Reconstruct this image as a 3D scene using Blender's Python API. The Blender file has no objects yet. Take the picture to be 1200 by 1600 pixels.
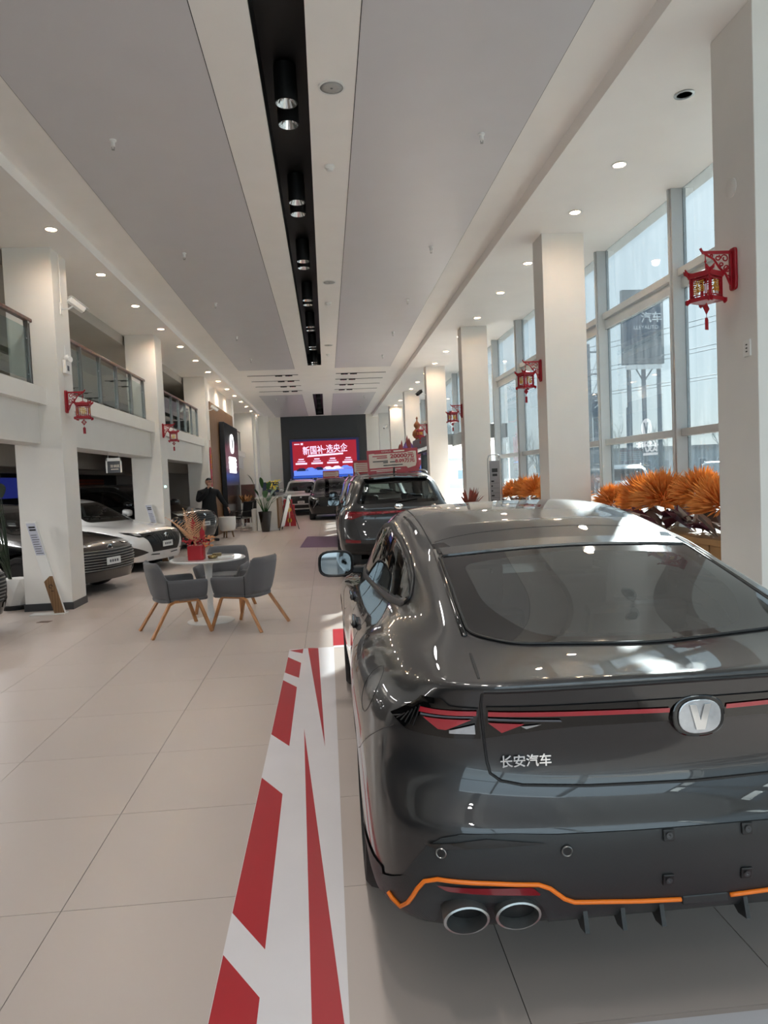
import bpy, bmesh, math, random
import numpy as np
from mathutils import Vector, Matrix
from mathutils.bvhtree import BVHTree
random.seed(7)
SC = bpy.context.scene
COL = SC.collection
PI = math.pi

# ---------------------------------------------------------------- camera
def make_camera():
    yaw, pitch, roll = .0775, -.0483, -.0436
    cy, sy = math.cos(yaw), math.sin(yaw)
    f = Vector((sy*math.cos(pitch), cy*math.cos(pitch), math.sin(pitch)))
    r = Vector((cy, -sy, 0)); u = r.cross(f)
    r2 = math.cos(roll)*r + math.sin(roll)*u
    u2 = -math.sin(roll)*r + math.cos(roll)*u
    cam = bpy.data.cameras.new('camera')
    cam.sensor_fit = 'VERTICAL'; cam.sensor_height = 36; cam.sensor_width = 27
    cam.lens = 1121.8/1600*36
    cam.clip_end = 500; cam.clip_start = .05
    o = bpy.data.objects.new('camera', cam)
    M = Matrix.Identity(4)
    for i in range(3):
        M[i][0], M[i][1], M[i][2] = r2[i], u2[i], -f[i]
    M[2][3] = 1.596
    o.matrix_world = M
    COL.objects.link(o); SC.camera = o
make_camera()

# ---------------------------------------------------------------- sky, sun, exposure
SUN_DIR = Vector((.50, .85, .0)).normalized()*math.cos(math.radians(28)) + Vector((0, 0, math.sin(math.radians(28))))
def make_light():
    w = bpy.data.worlds.new('sky'); SC.world = w; w.use_nodes = True
    nt = w.node_tree; nt.nodes.clear()
    out = nt.nodes.new('ShaderNodeOutputWorld'); bg = nt.nodes.new('ShaderNodeBackground')
    sky = nt.nodes.new('ShaderNodeTexSky')
    sky.sky_type = 'NISHITA'; sky.sun_disc = False
    sky.sun_elevation = math.radians(28); sky.sun_rotation = math.atan2(SUN_DIR.x, SUN_DIR.y)
    sky.air_density = 1.0; sky.dust_density = 1.5; sky.ozone_density = 1.5
    mx = nt.nodes.new('ShaderNodeMix'); mx.data_type = 'RGBA'
    mx.inputs['Factor'].default_value = .9
    nt.links.new(sky.outputs[0], mx.inputs['A'])
    mx.inputs['B'].default_value = (4.1, 5.0, 5.5, 1)      # hazy pale winter sky
    nt.links.new(mx.outputs['Result'], bg.inputs[0])
    bg.inputs[1].default_value = .34
    nt.links.new(bg.outputs[0], out.inputs[0])
    s = bpy.data.lights.new('sun', 'SUN'); s.energy = 32.0; s.angle = math.radians(.6); s.color = (1, .95, .87)
    o = bpy.data.objects.new('sun', s); COL.objects.link(o)
    o.rotation_euler = (-SUN_DIR).to_track_quat('-Z', 'Y').to_euler()
make_light()
vs = SC.view_settings
SC.display_settings.display_device = 'sRGB'
vs.view_transform = 'Standard'; vs.look = 'None'; vs.gamma = 1; vs.use_curve_mapping = False
vs.exposure = 1.33
SC.cycles.use_denoising = True
SC.cycles.max_bounces = 12; SC.cycles.diffuse_bounces = 8; SC.cycles.glossy_bounces = 5
SC.cycles.transparent_max_bounces = 16; SC.cycles.transmission_bounces = 8
SC.cycles.sample_clamp_indirect = 10.0
SC.cycles.blur_glossy = 1.0
CAN_FILL_W = 31.0  # power of the fill lamps added in the ceiling cans
LAMP_W = 12.0          # power of each downlight

# ---------------------------------------------------------------- materials
def srgb(h):
    if not isinstance(h, str): return tuple(h)
    h = h.lstrip('#'); c = [int(h[i:i+2], 16)/255 for i in (0, 2, 4)]
    return tuple(x/12.92 if x <= .04045 else ((x+.055)/1.055)**2.4 for x in c)
def setin(n, k, v):
    if k in n.inputs: n.inputs[k].default_value = v
def mat(name, col, rough=.5, metal=0., noise=0., nscale=8., bump=0., bscale=60., emit=None, estr=0., **kw):
    m = bpy.data.materials.new(name); m.use_nodes = True
    nt = m.node_tree; b = nt.nodes['Principled BSDF']
    c = srgb(col)
    b.inputs['Base Color'].default_value = (*c, 1)
    b.inputs['Roughness'].default_value = rough; b.inputs['Metallic'].default_value = metal
    for k, v in kw.items(): setin(b, k.replace('_', ' '), v)
    if emit is not None:
        b.inputs['Emission Color'].default_value = (*srgb(emit), 1); b.inputs['Emission Strength'].default_value = estr
    if noise or bump:
        tc = nt.nodes.new('ShaderNodeTexCoord')
    if noise:
        n = nt.nodes.new('ShaderNodeTexNoise'); n.inputs['Scale'].default_value = nscale; n.inputs['Detail'].default_value = 4
        nt.links.new(tc.outputs['Object'], n.inputs['Vector'])
        r = nt.nodes.new('ShaderNodeMapRange')
        r.inputs['From Min'].default_value = .25; r.inputs['From Max'].default_value = .75
        r.inputs['To Min'].default_value = 1-noise; r.inputs['To Max'].default_value = 1+noise
        nt.links.new(n.outputs[0], r.inputs['Value'])
        mx = nt.nodes.new('ShaderNodeVectorMath'); mx.operation = 'SCALE'
        mx.inputs[0].default_value = c
        nt.links.new(r.outputs[0], mx.inputs['Scale']); nt.links.new(mx.outputs[0], b.inputs['Base Color'])
    if bump:
        n2 = nt.nodes.new('ShaderNodeTexNoise'); n2.inputs['Scale'].default_value = bscale; n2.inputs['Detail'].default_value = 3
        nt.links.new(tc.outputs['Object'], n2.inputs['Vector'])
        bp = nt.nodes.new('ShaderNodeBump'); bp.inputs['Strength'].default_value = bump; bp.inputs['Distance'].default_value = .01
        nt.links.new(n2.outputs[0], bp.inputs['Height']); nt.links.new(bp.outputs[0], b.inputs['Normal'])
    return m
def glass_mat(name, tint, gloss=1.0, rough=.0, dirt=0., ior=1.45, dirtcol=(.8, .85, .9), dust=0.):
    """thin pane: transparent tint + mirror reflection by angle, optionally a little dust"""
    m = bpy.data.materials.new(name); m.use_nodes = True; nt = m.node_tree; nt.nodes.clear()
    out = nt.nodes.new('ShaderNodeOutputMaterial'); tr = nt.nodes.new('ShaderNodeBsdfTransparent')
    gl = nt.nodes.new('ShaderNodeBsdfGlossy'); mx = nt.nodes.new('ShaderNodeMixShader')
    tr.inputs[0].default_value = (*tint, 1); gl.inputs['Roughness'].default_value = rough
    gl.inputs[0].default_value = (gloss, gloss, gloss, 1)
    lw = nt.nodes.new('ShaderNodeLayerWeight'); lw.inputs[0].default_value = .5     # Schlick reflectance, same from both faces
    pw = nt.nodes.new('ShaderNodeMath'); pw.operation = 'POWER'; pw.inputs[1].default_value = 5
    f0 = ((ior-1)/(ior+1))**2
    ma = nt.nodes.new('ShaderNodeMath'); ma.operation = 'MULTIPLY_ADD'; ma.inputs[1].default_value = 1-f0; ma.inputs[2].default_value = f0
    nt.links.new(lw.outputs['Facing'], pw.inputs[0]); nt.links.new(pw.outputs[0], ma.inputs[0])
    nt.links.new(ma.outputs[0], mx.inputs[0]); nt.links.new(tr.outputs[0], mx.inputs[1]); nt.links.new(gl.outputs[0], mx.inputs[2])
    last = mx
    if dirt:
        df = nt.nodes.new('ShaderNodeBsdfTranslucent'); df.inputs[0].default_value = (*dirtcol, 1)
        tc = nt.nodes.new('ShaderNodeTexCoord'); mp = nt.nodes.new('ShaderNodeMapping')
        mp.inputs['Scale'].default_value = (3, 9, .7)
        n = nt.nodes.new('ShaderNodeTexNoise'); n.inputs['Scale'].default_value = 1.6; n.inputs['Detail'].default_value = 6
        nt.links.new(tc.outputs['Object'], mp.inputs[0]); nt.links.new(mp.outputs[0], n.inputs['Vector'])
        r = nt.nodes.new('ShaderNodeMapRange'); r.inputs['From Min'].default_value = .4; r.inputs['From Max'].default_value = .75
        r.inputs['To Min'].default_value = dirt*.3; r.inputs['To Max'].default_value = dirt
        nt.links.new(n.outputs[0], r.inputs['Value'])
        m2 = nt.nodes.new('ShaderNodeMixShader'); nt.links.new(r.outputs[0], m2.inputs[0])
        nt.links.new(mx.outputs[0], m2.inputs[1]); nt.links.new(df.outputs[0], m2.inputs[2]); last = m2
    if dust:        # a film of dust that catches the light
        dd = nt.nodes.new('ShaderNodeBsdfDiffuse'); dd.inputs[0].default_value = (*dirtcol, 1); m3 = nt.nodes.new('ShaderNodeMixShader'); m3.inputs[0].default_value = dust
        nt.links.new(last.outputs[0], m3.inputs[1]); nt.links.new(dd.outputs[0], m3.inputs[2]); last = m3
    nt.links.new(last.outputs[0], out.inputs[0])
    return m
def wave_mat(name, c1, c2, scale, rough, dist=2.0, axis='X', stretch=(1, 1, 1), bump=0.):
    m = mat(name, c1, rough); nt = m.node_tree; b = nt.nodes['Principled BSDF']
    tc = nt.nodes.new('ShaderNodeTexCoord'); mp = nt.nodes.new('ShaderNodeMapping'); mp.inputs['Scale'].default_value = stretch
    w = nt.nodes.new('ShaderNodeTexWave'); w.bands_direction = axis; w.inputs['Scale'].default_value = scale
    w.inputs['Distortion'].default_value = dist; w.inputs['Detail'].default_value = 3
    nt.links.new(tc.outputs['Object'], mp.inputs[0]); nt.links.new(mp.outputs[0], w.inputs[0])
    rp = nt.nodes.new('ShaderNodeMix'); rp.data_type = 'RGBA'
    rp.inputs['A'].default_value = (*srgb(c1), 1); rp.inputs['B'].default_value = (*srgb(c2), 1)
    nt.links.new(w.outputs['Fac'], rp.inputs['Factor']); nt.links.new(rp.outputs['Result'], b.inputs['Base Color'])
    if bump:
        bp = nt.nodes.new('ShaderNodeBump'); bp.inputs['Strength'].default_value = bump; bp.inputs['Distance'].default_value = .002
        nt.links.new(w.outputs['Fac'], bp.inputs['Height']); nt.links.new(bp.outputs[0], b.inputs['Normal'])
    return m

M = {}
M['wall'] = mat('white_wall_paint', '#e2ded8', .55, noise=.02, nscale=3, bump=.03, bscale=120)
M['ceil'] = mat('ceiling_paint', '#f3eee9', .6, noise=.02, nscale=2)
M['panel'] = mat('grey_ceiling_panel', '#cfcbcd', .4, noise=.02, nscale=2)
M['black'] = mat('black_channel', '#0c0c0d', .5, noise=.1)
M['darkwall'] = mat('dark_grey_wall', '#3a3d40', .5, noise=.04, nscale=3)
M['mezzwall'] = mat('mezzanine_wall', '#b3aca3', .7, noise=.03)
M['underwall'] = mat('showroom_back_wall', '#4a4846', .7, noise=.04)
M['tile'] = mat('floor_tile', '#bdb0a8', .34, noise=.03, nscale=1.2)
M['grout'] = mat('grout', '#4d4a48', .7, noise=.05)
M['skirt'] = mat('dark_skirting', '#38393b', .4, noise=.05)
M['alu'] = mat('window_aluminium', '#b9bbbb', .35, .15, noise=.03)
M['white'] = mat('white_satin', '#e6e4e0', .35, noise=.02)
M['whitegloss'] = mat('white_gloss', '#eceae6', .12, noise=.01, Coat_Weight=.5)
M['chrome'] = mat('chrome', '#d8d8d8', .08, 1., noise=.02)
M['steel'] = mat('brushed_steel', '#9c9c9a', .28, .9, noise=.05, nscale=40)
M['blk'] = mat('black_plastic', '#141415', .45, noise=.08)
M['blkgloss'] = mat('gloss_black', '#070708', .05, noise=.05, Coat_Weight=.6)
M['red'] = mat('lacquer_red', '#a3101d', .35, noise=.06)
M['redtape'] = mat('red_floor_film', '#ad1424', .3, noise=.05, nscale=3)
M['whitetape'] = mat('white_floor_film', '#dcd8da', .3, noise=.03, nscale=3)
M['gold'] = mat('gold_foil', '#d8a640', .35, .5, noise=.15, nscale=30)
M['winglass'] = glass_mat('dusty_window_glass', (.345, .375, .39), dirt=.022)
M['frontglass'] = glass_mat('clear_front_glass', (.76, .78, .79))
M['railglass'] = glass_mat('rail_glass', (.72, .80, .79), ior=1.5)
M['wood'] = wave_mat('beech_wood', '#b98150', '#a06b3e', 14, .4, 3, 'X', (1, 1, .2))
M['oak'] = wave_mat('oak_veneer', '#8d6c4c', '#765638', 9, .45, 4, 'X', (1, 1, .12))
M['handrail'] = wave_mat('dark_wood_rail', '#5a2e1e', '#43210f', 12, .3, 2, 'Y', (1, .2, 1))
M['fabric'] = mat('grey_chair_fabric', '#5c5b5d', .9, noise=.05, nscale=200, bump=.25, bscale=400, Sheen_Weight=.2)
M['darkleaf'] = mat('dark_green_leaf', '#182a14', .4, noise=.3, nscale=6)
M['leaf'] = mat('green_leaf', '#2f5a2a', .45, noise=.25, nscale=6)
M['skin'] = mat('skin', '#b98a72', .5, noise=.04)
M['blackcloth'] = mat('black_cloth', '#0d0d0f', .85, noise=.2, nscale=30)
M['hair'] = mat('black_hair', '#0a0909', .5, noise=.2, nscale=60)

# ---------------------------------------------------------------- object helpers
def link(o, parent=None):
    COL.objects.link(o)
    if parent is not None: o.parent = parent
    return o
def tag(o, label=None, cat=None, group=None, kind=None):
    if label: o['label'] = label
    if cat: o['category'] = cat
    if group: o['group'] = group
    if kind: o['kind'] = kind
    return o
def thing(name, label, cat, loc=(0, 0, 0), rz=0, group=None, kind=None):
    o = bpy.data.objects.new(name, None); o.empty_display_size = .1
    o.location = loc; o.rotation_euler = (0, 0, rz)
    COL.objects.link(o)
    return tag(o, label, cat, group, kind)
def copy_tree(o, parent=None):
    c = o.copy(); COL.objects.link(c)
    if parent is not None: c.parent = parent
    for ch in list(o.children): copy_tree(ch, c)
    return c
class MB:
    """collects vertices and faces, then links them as one mesh object"""
    def __init__(s): s.v, s.f, s.mi = [], [], []
    def add(s, vs, fs, mi=0, Mx=None):
        n = len(s.v)
        s.v += [tuple(Mx @ Vector(v)) for v in vs] if Mx is not None else [tuple(v) for v in vs]
        s.f += [tuple(i+n for i in f) for f in fs]; s.mi += [mi]*len(fs)
        return s
    def box(s, x0, y0, z0, x1, y1, z1, mi=0, Mx=None):
        vs = [(x, y, z) for z in (z0, z1) for y in (y0, y1) for x in (x0, x1)]
        return s.add(vs, [(0, 2, 3, 1), (4, 5, 7, 6), (0, 1, 5, 4), (2, 6, 7, 3), (0, 4, 6, 2), (1, 3, 7, 5)], mi, Mx)
    def prism(s, poly, a0, a1, axis='z', mi=0, Mx=None):
        def p(u, v, a): return {'z': (u, v, a), 'y': (u, a, v), 'x': (a, u, v)}[axis]
        n = len(poly)
        vs = [p(u, v, a0) for u, v in poly]+[p(u, v, a1) for u, v in poly]
        fs = [tuple(range(n))[::-1], tuple(range(n, 2*n))]+[(i, (i+1) % n, n+(i+1) % n, n+i) for i in range(n)]
        return s.add(vs, fs, mi, Mx)
    def lathe(s, prof, n=24, c=(0, 0, 0), mi=0, Mx=None, sx=1, sy=1):
        vs, fs = [], []
        for r, z in prof:
            for i in range(n):
                a = 2*PI*i/n; vs.append((c[0]+r*sx*math.cos(a), c[1]+r*sy*math.sin(a), c[2]+z))
        for k in range(len(prof)-1):
            for i in range(n):
                j = (i+1) % n; fs.append((k*n+i, k*n+j, (k+1)*n+j, (k+1)*n+i))
        if prof[0][0] > 1e-6: fs.append(tuple(range(n))[::-1])
        if prof[-1][0] > 1e-6: fs.append(tuple((len(prof)-1)*n+i for i in range(n)))
        return s.add(vs, fs, mi, Mx)
    def tube(s, pts, r, n=8, mi=0, Mx=None, flat=1.0, closed=False):
        pts = [Vector(p) for p in pts]; m = len(pts)
        rs = r if isinstance(r, (list, tuple)) else [r]*m
        vs, fs = [], []; up = None
        for i, p in enumerate(pts):
            if closed: t = (pts[(i+1) % m]-pts[i-1])
            else: t = (pts[min(i+1, m-1)]-pts[max(i-1, 0)])
            t.normalize()
            if up is None: up = t.orthogonal().normalized() if abs(t.z) > .9 else Vector((0, 0, 1))
            a = t.cross(up)
            if a.length < 1e-4: a = t.orthogonal()
            a.normalize(); b = a.cross(t).normalized(); up = b
            for k in range(n):
                th = 2*PI*k/n; vs.append(p+a*(rs[i]*math.cos(th))+b*(rs[i]*flat*math.sin(th)))
        for i in range(m if closed else m-1):
            for k in range(n):
                q = (k+1) % n; i2 = (i+1) % m
                fs.append((i*n+k, i*n+q, i2*n+q, i2*n+k))
        if not closed: fs += [tuple(range(n))[::-1], tuple((m-1)*n+k for k in range(n))]
        return s.add(vs, fs, mi, Mx)
    def cyl(s, p0, p1, r, n=12, r1=None, mi=0, Mx=None): return s.tube([p0, p1], [r, r if r1 is None else r1], n, mi, Mx)
    def ball(s, c, r, n=12, sz=1.0, mi=0, sx=1., sy=1.):
        k = max(6, n//2)
        return s.lathe([(r*math.sin(PI*i/k), -r*sz*math.cos(PI*i/k)) for i in range(k+1)], n, c, mi, None, sx, sy)
    def build(s, name, m, parent=None, smooth=False, bevel=0., loc=None, auto=None):
        me = bpy.data.meshes.new(name); me.from_pydata(s.v, [], s.f)
        for x in (m if isinstance(m, (list, tuple)) else [m]): me.materials.append(x)
        if any(s.mi): me.polygons.foreach_set('material_index', s.mi)
        bm = bmesh.new(); bm.from_mesh(me); bmesh.ops.recalc_face_normals(bm, faces=bm.faces); bm.to_mesh(me); bm.free()
        if smooth: me.polygons.foreach_set('use_smooth', [True]*len(me.polygons))
        if auto is not None: me.set_sharp_from_angle(angle=math.radians(auto))
        me.update()
        o = bpy.data.objects.new(name, me); link(o, parent)
        if loc is not None: o.location = loc
        if bevel:
            b = o.modifiers.new('bevel', 'BEVEL'); b.width = bevel; b.segments = 2; b.limit_method = 'ANGLE'
        return o
def text(name, body, size, m, parent, loc, rot=(0, 0, 0), ext=.002, align='CENTER', sx=1.0, bold=0.):
    c = bpy.data.curves.new('tmp_text', 'FONT'); c.body = body; c.size = size; c.extrude = ext
    c.align_x = align; c.align_y = 'CENTER'; c.resolution_u = 3; c.offset = bold
    t = bpy.data.objects.new('tmp_text', c); COL.objects.link(t)
    dg = bpy.context.evaluated_depsgraph_get()
    me = bpy.data.meshes.new_from_object(t.evaluated_get(dg))
    bpy.data.objects.remove(t); bpy.data.curves.remove(c)
    me.materials.clear(); me.materials.append(m)
    o = bpy.data.objects.new(name, me); link(o, parent)
    o.location = loc; o.rotation_euler = rot; o.scale = (sx, 1, 1)
    return o
def struct(mb, name, m, parent=None, **k):
    o = mb.build(name, m, parent, **k)
    if parent is None: o['kind'] = 'structure'
    return o
# ================================================================ the setting
Y0, Y1 = -5.0, 38.0
ZC, ZS = 4.96, 4.82        # main ceiling and lower side soffits
TS, TX, TY = .8, -1.085, 2.751
def build_floor():
    fl = MB().box(-11, Y0, -.2, 4.34, Y1+.2, -.004).build('floor', M['grout']); fl['kind'] = 'structure'
    g = .0016
    me = None
    far = MB()
    near = []
    for i in range(-14, 8):
        for j in range(-10, 46):
            x0, y0 = TX+i*TS, TY+j*TS
            x1, y1 = min(x0+TS, 4.34), min(y0+TS, Y1)
            if x0 >= 4.3 or y0 < Y0 or y1 <= y0: continue
            if 1.1 < y0 < 11.3 and -4.5 < x0 < 3.3 and x1-x0 > .79: near.append((x0, y0))
            else: far.box(x0+g, y0+g, -.004, x1-g, y1-g, 0)
    o0 = MB().box(g, g, -.004, TS-g, TS-g, 0).build('tile', M['tile'], fl)
    o0.location = (*near[0], 0)
    for p in near[1:]:
        c = o0.copy(); COL.objects.link(c); c.parent = fl; c.location = (*p, 0)
    f = far.build('far_tiles', M['tile'], fl); f['kind'] = 'stuff'
build_floor()

def build_ceiling():
    # main slab of the hall with the black channel cut through it
    b = MB()
    BX0, BX1 = -.395, .0
    def slab(x0, y0, x1, y1, z=ZC, t=.05): b.box(x0, y0, z, x1, y1, z+t)
    XL, XR = -3.05, 2.55
    slots = []
    for yc in (23.1, 24.4, 25.75, 27.15):
        slots.append(yc)
    # strips: left of channel, right of channel, and full-width bands
    ylo = Y0
    for (a, c) in ((Y0, 21.3), (28.35, 37.4)):
        slab(XL, a, BX0, c); slab(BX1, a, XR, c)
    y = 21.3
    for yc in slots:
        slab(XL, y, XR, yc-.06)
        slab(XL, yc-.06, -2.35, yc+.06); slab(2.05, yc-.06, XR, yc+.06); slab(-.75, yc-.06, .45, yc+.06)
        y = yc+.06
    slab(XL, y, XR, 28.35); slab(XL, 37.4, XR, Y1)
    # upright faces down to the side soffits, and the soffits
    b.box(XL-.03, Y0, ZS, XL, Y1, ZC+.05); b.box(XR, Y0, ZS, XR+.03, Y1, ZC+.05)
    b.box(-4.15, Y0, ZS, XL-.03, Y1, ZS+.04); b.box(XR+.03, Y0, ZS, 4.5, Y1, ZS+.04)
    ce = b.build('ceiling', M['ceil']); ce['kind'] = 'structure'
    k = MB()
    for (a, c) in ((Y0, 21.3), (28.35, 37.4)):
        k.box(BX0, a, ZC+.32, BX1, c, ZC+.34)
        k.box(BX0-.012, a, ZC+.004, BX0, c, ZC+.33); k.box(BX1, a, ZC+.004, BX1+.012, c, ZC+.33)
        k.box(BX0, a-.01, ZC, BX1, a, ZC+.33); k.box(BX0, c, ZC, BX1, c+.01, ZC+.33)
    k.build('channel_lining', M['black'], ce)
    for yc in slots:
        for (x0, x1) in ((-2.35, -.75), (.45, 2.05)):
            MB().box(x0, yc-.06, ZC+.05, x1, yc+.06, ZC+.06).box(x0, yc+.053, ZC+.002, x1, yc+.0605, ZC+.055).build('slot_shade_lining', mat('slot_shade_grey', '#6d6a68', .6, noise=.05) if 'slot' not in M else M['slot'], ce)  # dark faces paint in the shade inside the slot
    for (x0, x1) in ((-2.46, -.81), (.41, 2.08)):
        for (a, c) in ((Y0, 21.9), (28.35, 37.9)):
            MB().box(x0, a, ZC-.006, x1, c, ZC+.004).build('ceiling_panel', M['panel'], ce)
            j = MB()
            for xx in (x0, x1): j.box(xx-.006, a, ZC-.002, xx+.006, c, ZC-.0005)
            j.build('shadow_joint', M['black'], ce)
    # roof above everything keeps the sun out
    MB().box(-11.2, Y0-.2, 5.5, 4.55, Y1+.2, 5.7).build('roof', M['wall'])['kind'] = 'structure'
M['slot'] = mat('slot_shade_grey', '#3f3d3b', .6, noise=.05)  # dark tone stands for the shade in the cross slots
build_ceiling()

def column(name, x0, y0, x1, y1, z1=ZS, skirt=True):
    o = struct(MB().box(x0, y0, 0, x1, y1, z1), name, M['wall'], bevel=.006)
    if skirt:
        MB().box(x0-.012, y0-.012, 0, x1+.012, y1+.012, .1).build('skirting', M['skirt'], o)
    return o
LCOLS = [(-4.11, 9.93, -3.49, 10.48), (-4.11, 15.65, -3.49, 16.27), (-4.11, 21.87, -3.49, 22.45), (-4.11, 27.9, -3.49, 28.45), (-4.11, 33.5, -3.3, 34.1)]
RCOLS = [(3.1, 4.93, 3.67, 5.47), (3.07, 9.74, 3.66, 10.17), (3.08, 15.72, 3.66, 16.12), (3.08, 21.3, 3.66, 21.75), (3.08, 27.3, 3.66, 27.75), (3.0, 32.8, 3.6, 33.25)]
for c in LCOLS: column('column_left', *c)
column('column_left', -4.11, 4.1, -3.49, 4.7)
for c in RCOLS: column('column_right', *c)
column('column_right', 3.1, -.6, 3.67, -.1)

def build_walls():
    w = MB().box(-11, Y1, 0, -2.26, Y1+.2, 5.5).box(2.2, Y1, 0, 4.5, Y1+.2, 5.5).box(-2.26, Y1+.05, 0, 2.2, Y1+.2, 5.5)
    wb = struct(w, 'wall_back', M['wall'])
    MB().box(-2.26, Y1-.02, 0, 2.2, Y1+.05, ZC).build('dark_panel', M['darkwall'], wb)
    # far right return walls and far left return walls
    struct(MB().box(2.75, 36.2, 0, 4.3, 36.5, ZS), 'wall_right_return', M['wall'])
    struct(MB().box(-4.15, 34.1, 0, -3.2, Y1, ZS).box(-3.2, 35.6, 0, -2.75, 36.0, ZS), 'wall_left_return', M['wall'])
    # far left of the showroom below and above the mezzanine
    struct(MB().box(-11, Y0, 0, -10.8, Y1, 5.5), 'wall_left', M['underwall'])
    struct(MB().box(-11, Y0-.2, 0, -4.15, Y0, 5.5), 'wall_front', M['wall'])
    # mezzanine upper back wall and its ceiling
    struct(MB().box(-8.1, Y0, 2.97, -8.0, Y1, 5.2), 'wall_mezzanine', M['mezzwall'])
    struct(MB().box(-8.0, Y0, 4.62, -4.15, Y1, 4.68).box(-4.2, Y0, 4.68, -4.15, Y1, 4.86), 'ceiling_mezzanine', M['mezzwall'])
    # mezzanine floor, edge beams and ledges
    struct(MB().box(-10.8, Y0, 2.72, -4.1, 34.1, 2.97), 'floor_mezzanine', M['wall'])
    for (y0, y1, xl, xb) in ((Y0, 9.93, -3.66, -3.77), (10.48, 15.65, -3.58, -3.68), (16.27, 21.87, -3.58, -3.68), (22.45, 27.9, -3.58, -3.68), (28.45, 32.6, -3.58, -3.68)):
        e = struct(MB().box(-4.11, y0, 2.24, xb, y1, 2.75), 'beam_left', M['wall'])
        MB().box(-4.11, y0, 2.75, xl, y1, 2.975).build('ledge', M['wall'], e)
    # secondary beams deeper under the mezzanine
    for x in (-6.9, -9.2):
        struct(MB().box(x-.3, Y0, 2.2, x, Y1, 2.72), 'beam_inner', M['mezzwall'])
build_walls()

def build_windows():
    """right facade: deep aluminium mullions and rails, one pane per field"""
    XG = 4.3
    ys = [-4.6, -2.3, 0., 2.3, 4.6, 6.9-.9, 8.3, 10.62, 12.9, 15.3, 17.45]
    ys = [-4.9, -2.4, 0.9, 3.6, 6.0, 8.3, 10.62, 12.95, 15.25, 17.45]
    n = 1
    rails = (0.05, 1.93, 3.80)
    def field(y0, y1, n):
        w = thing('window_%d' % n, None, None, kind='structure')
        MB().box(4.16, y0-.05, 0, 4.34, y0+.05, ZS).box(4.14, y0-.018, 0, 4.16, y0+.018, ZS).build('mullion', M['alu'], w, bevel=.004)
        for z in rails:
            MB().box(4.22, y0+.05, z, 4.34, y1-.05, z+.09).build('rail', M['alu'], w, bevel=.004)
        MB().box(4.26, y0+.05, 3.66, 4.33, y1-.05, 3.79).build('blind_box', M['alu'], w)
        for z0, z1 in ((.14, 1.93), (2.02, 3.66), (3.89, ZS)):
            MB().box(XG-.004, y0+.05, z0, XG+.004, y1-.05, z1).build('pane', M['winglass'], w)
    for a, b in zip(ys[:-1], ys[1:]):
        field(a, b, n); n += 1
    ys2 = [26.0, 28.3, 30.6, 32.9, 35.2, 37.5]
    for a, b in zip(ys2[:-1], ys2[1:]):
        field(a, b, n); n += 1
    struct(MB().box(4.16, 37.45, 0, 4.34, 37.55, ZS).box(4.16, 17.4, 0, 4.34, 17.5, ZS).box(4.16, 25.9, 0, 4.34, 26.05, ZS), 'trim_1', M['alu'])
    # above the entrance
    w = thing('window_%d' % n, None, None, kind='structure')
    for a, b in ((17.5, 20.2), (20.2, 23.0), (23.0, 25.9)):
        MB().box(XG-.004, a+.05, 2.86, XG+.004, b-.05, ZS).build('pane', M['winglass'], w)
        MB().box(4.16, b-.05, 2.8, 4.34, b+.05, ZS).build('mullion', M['alu'], w)
    # unseen front behind the viewer, glazing and wall widths shaped for the light
    n += 1
    w = thing('window_%d' % n, None, None, kind='structure')
    struct(MB().box(-4.15, Y0-.2, 0, -1.6, Y0, 5.5), 'wall_front_hall', M['wall'])
    xs = [-1.6, .4, 2.4, 4.3]
    for a, b in zip(xs[:-1], xs[1:]):
        MB().box(a-.05, Y0-.1, 0, a+.05, Y0+.08, ZS).build('mullion', M['alu'], w)
        MB().box(a+.05, Y0-.004, .1, b-.05, Y0+.004, ZS).build('pane', M['frontglass'], w)
        MB().box(a+.05, Y0-.05, 2.2, b-.05, Y0+.05, 2.3).build('rail', M['alu'], w)
build_windows()

def build_entrance():
    g = mat('portal_grey', '#6c7173', .45, noise=.04)
    p = thing('door_1', None, None, kind='structure')
    MB().box(3.12, 21.95, 2.5, 4.5, 25.6, 2.84).box(3.9, 17.5, 2.45, 4.5, 21.95, 2.8).build('portal_header', g, p, bevel=.01)
    for (x, y) in ((3.14, 22.0), (3.14, 25.5), (3.95, 17.55), (3.95, 20.6)):
        MB().box(x, y, 0, x+.1, y+.1, 2.5).build('portal_post', g, p)
    dk = M['skirt']
    for y0, y1 in ((17.7, 19.1), (19.15, 20.55), (22.15, 23.8), (23.85, 25.45)):
        x = 3.98 if y0 < 21 else 3.17
        d = MB()
        for a in (y0, y1-.06): d.box(x, a, 0, x+.05, a+.06, 2.4)
        d.box(x, y0, 2.34, x+.05, y1, 2.4).box(x, y0, 0, x+.05, y1, .1)
        d.build('door_leaf', dk, p)
        MB().box(x+.02, y0+.06, .1, x+.03, y1-.06, 2.34).build('door_pane', M['winglass'], p)
build_entrance()
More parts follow.
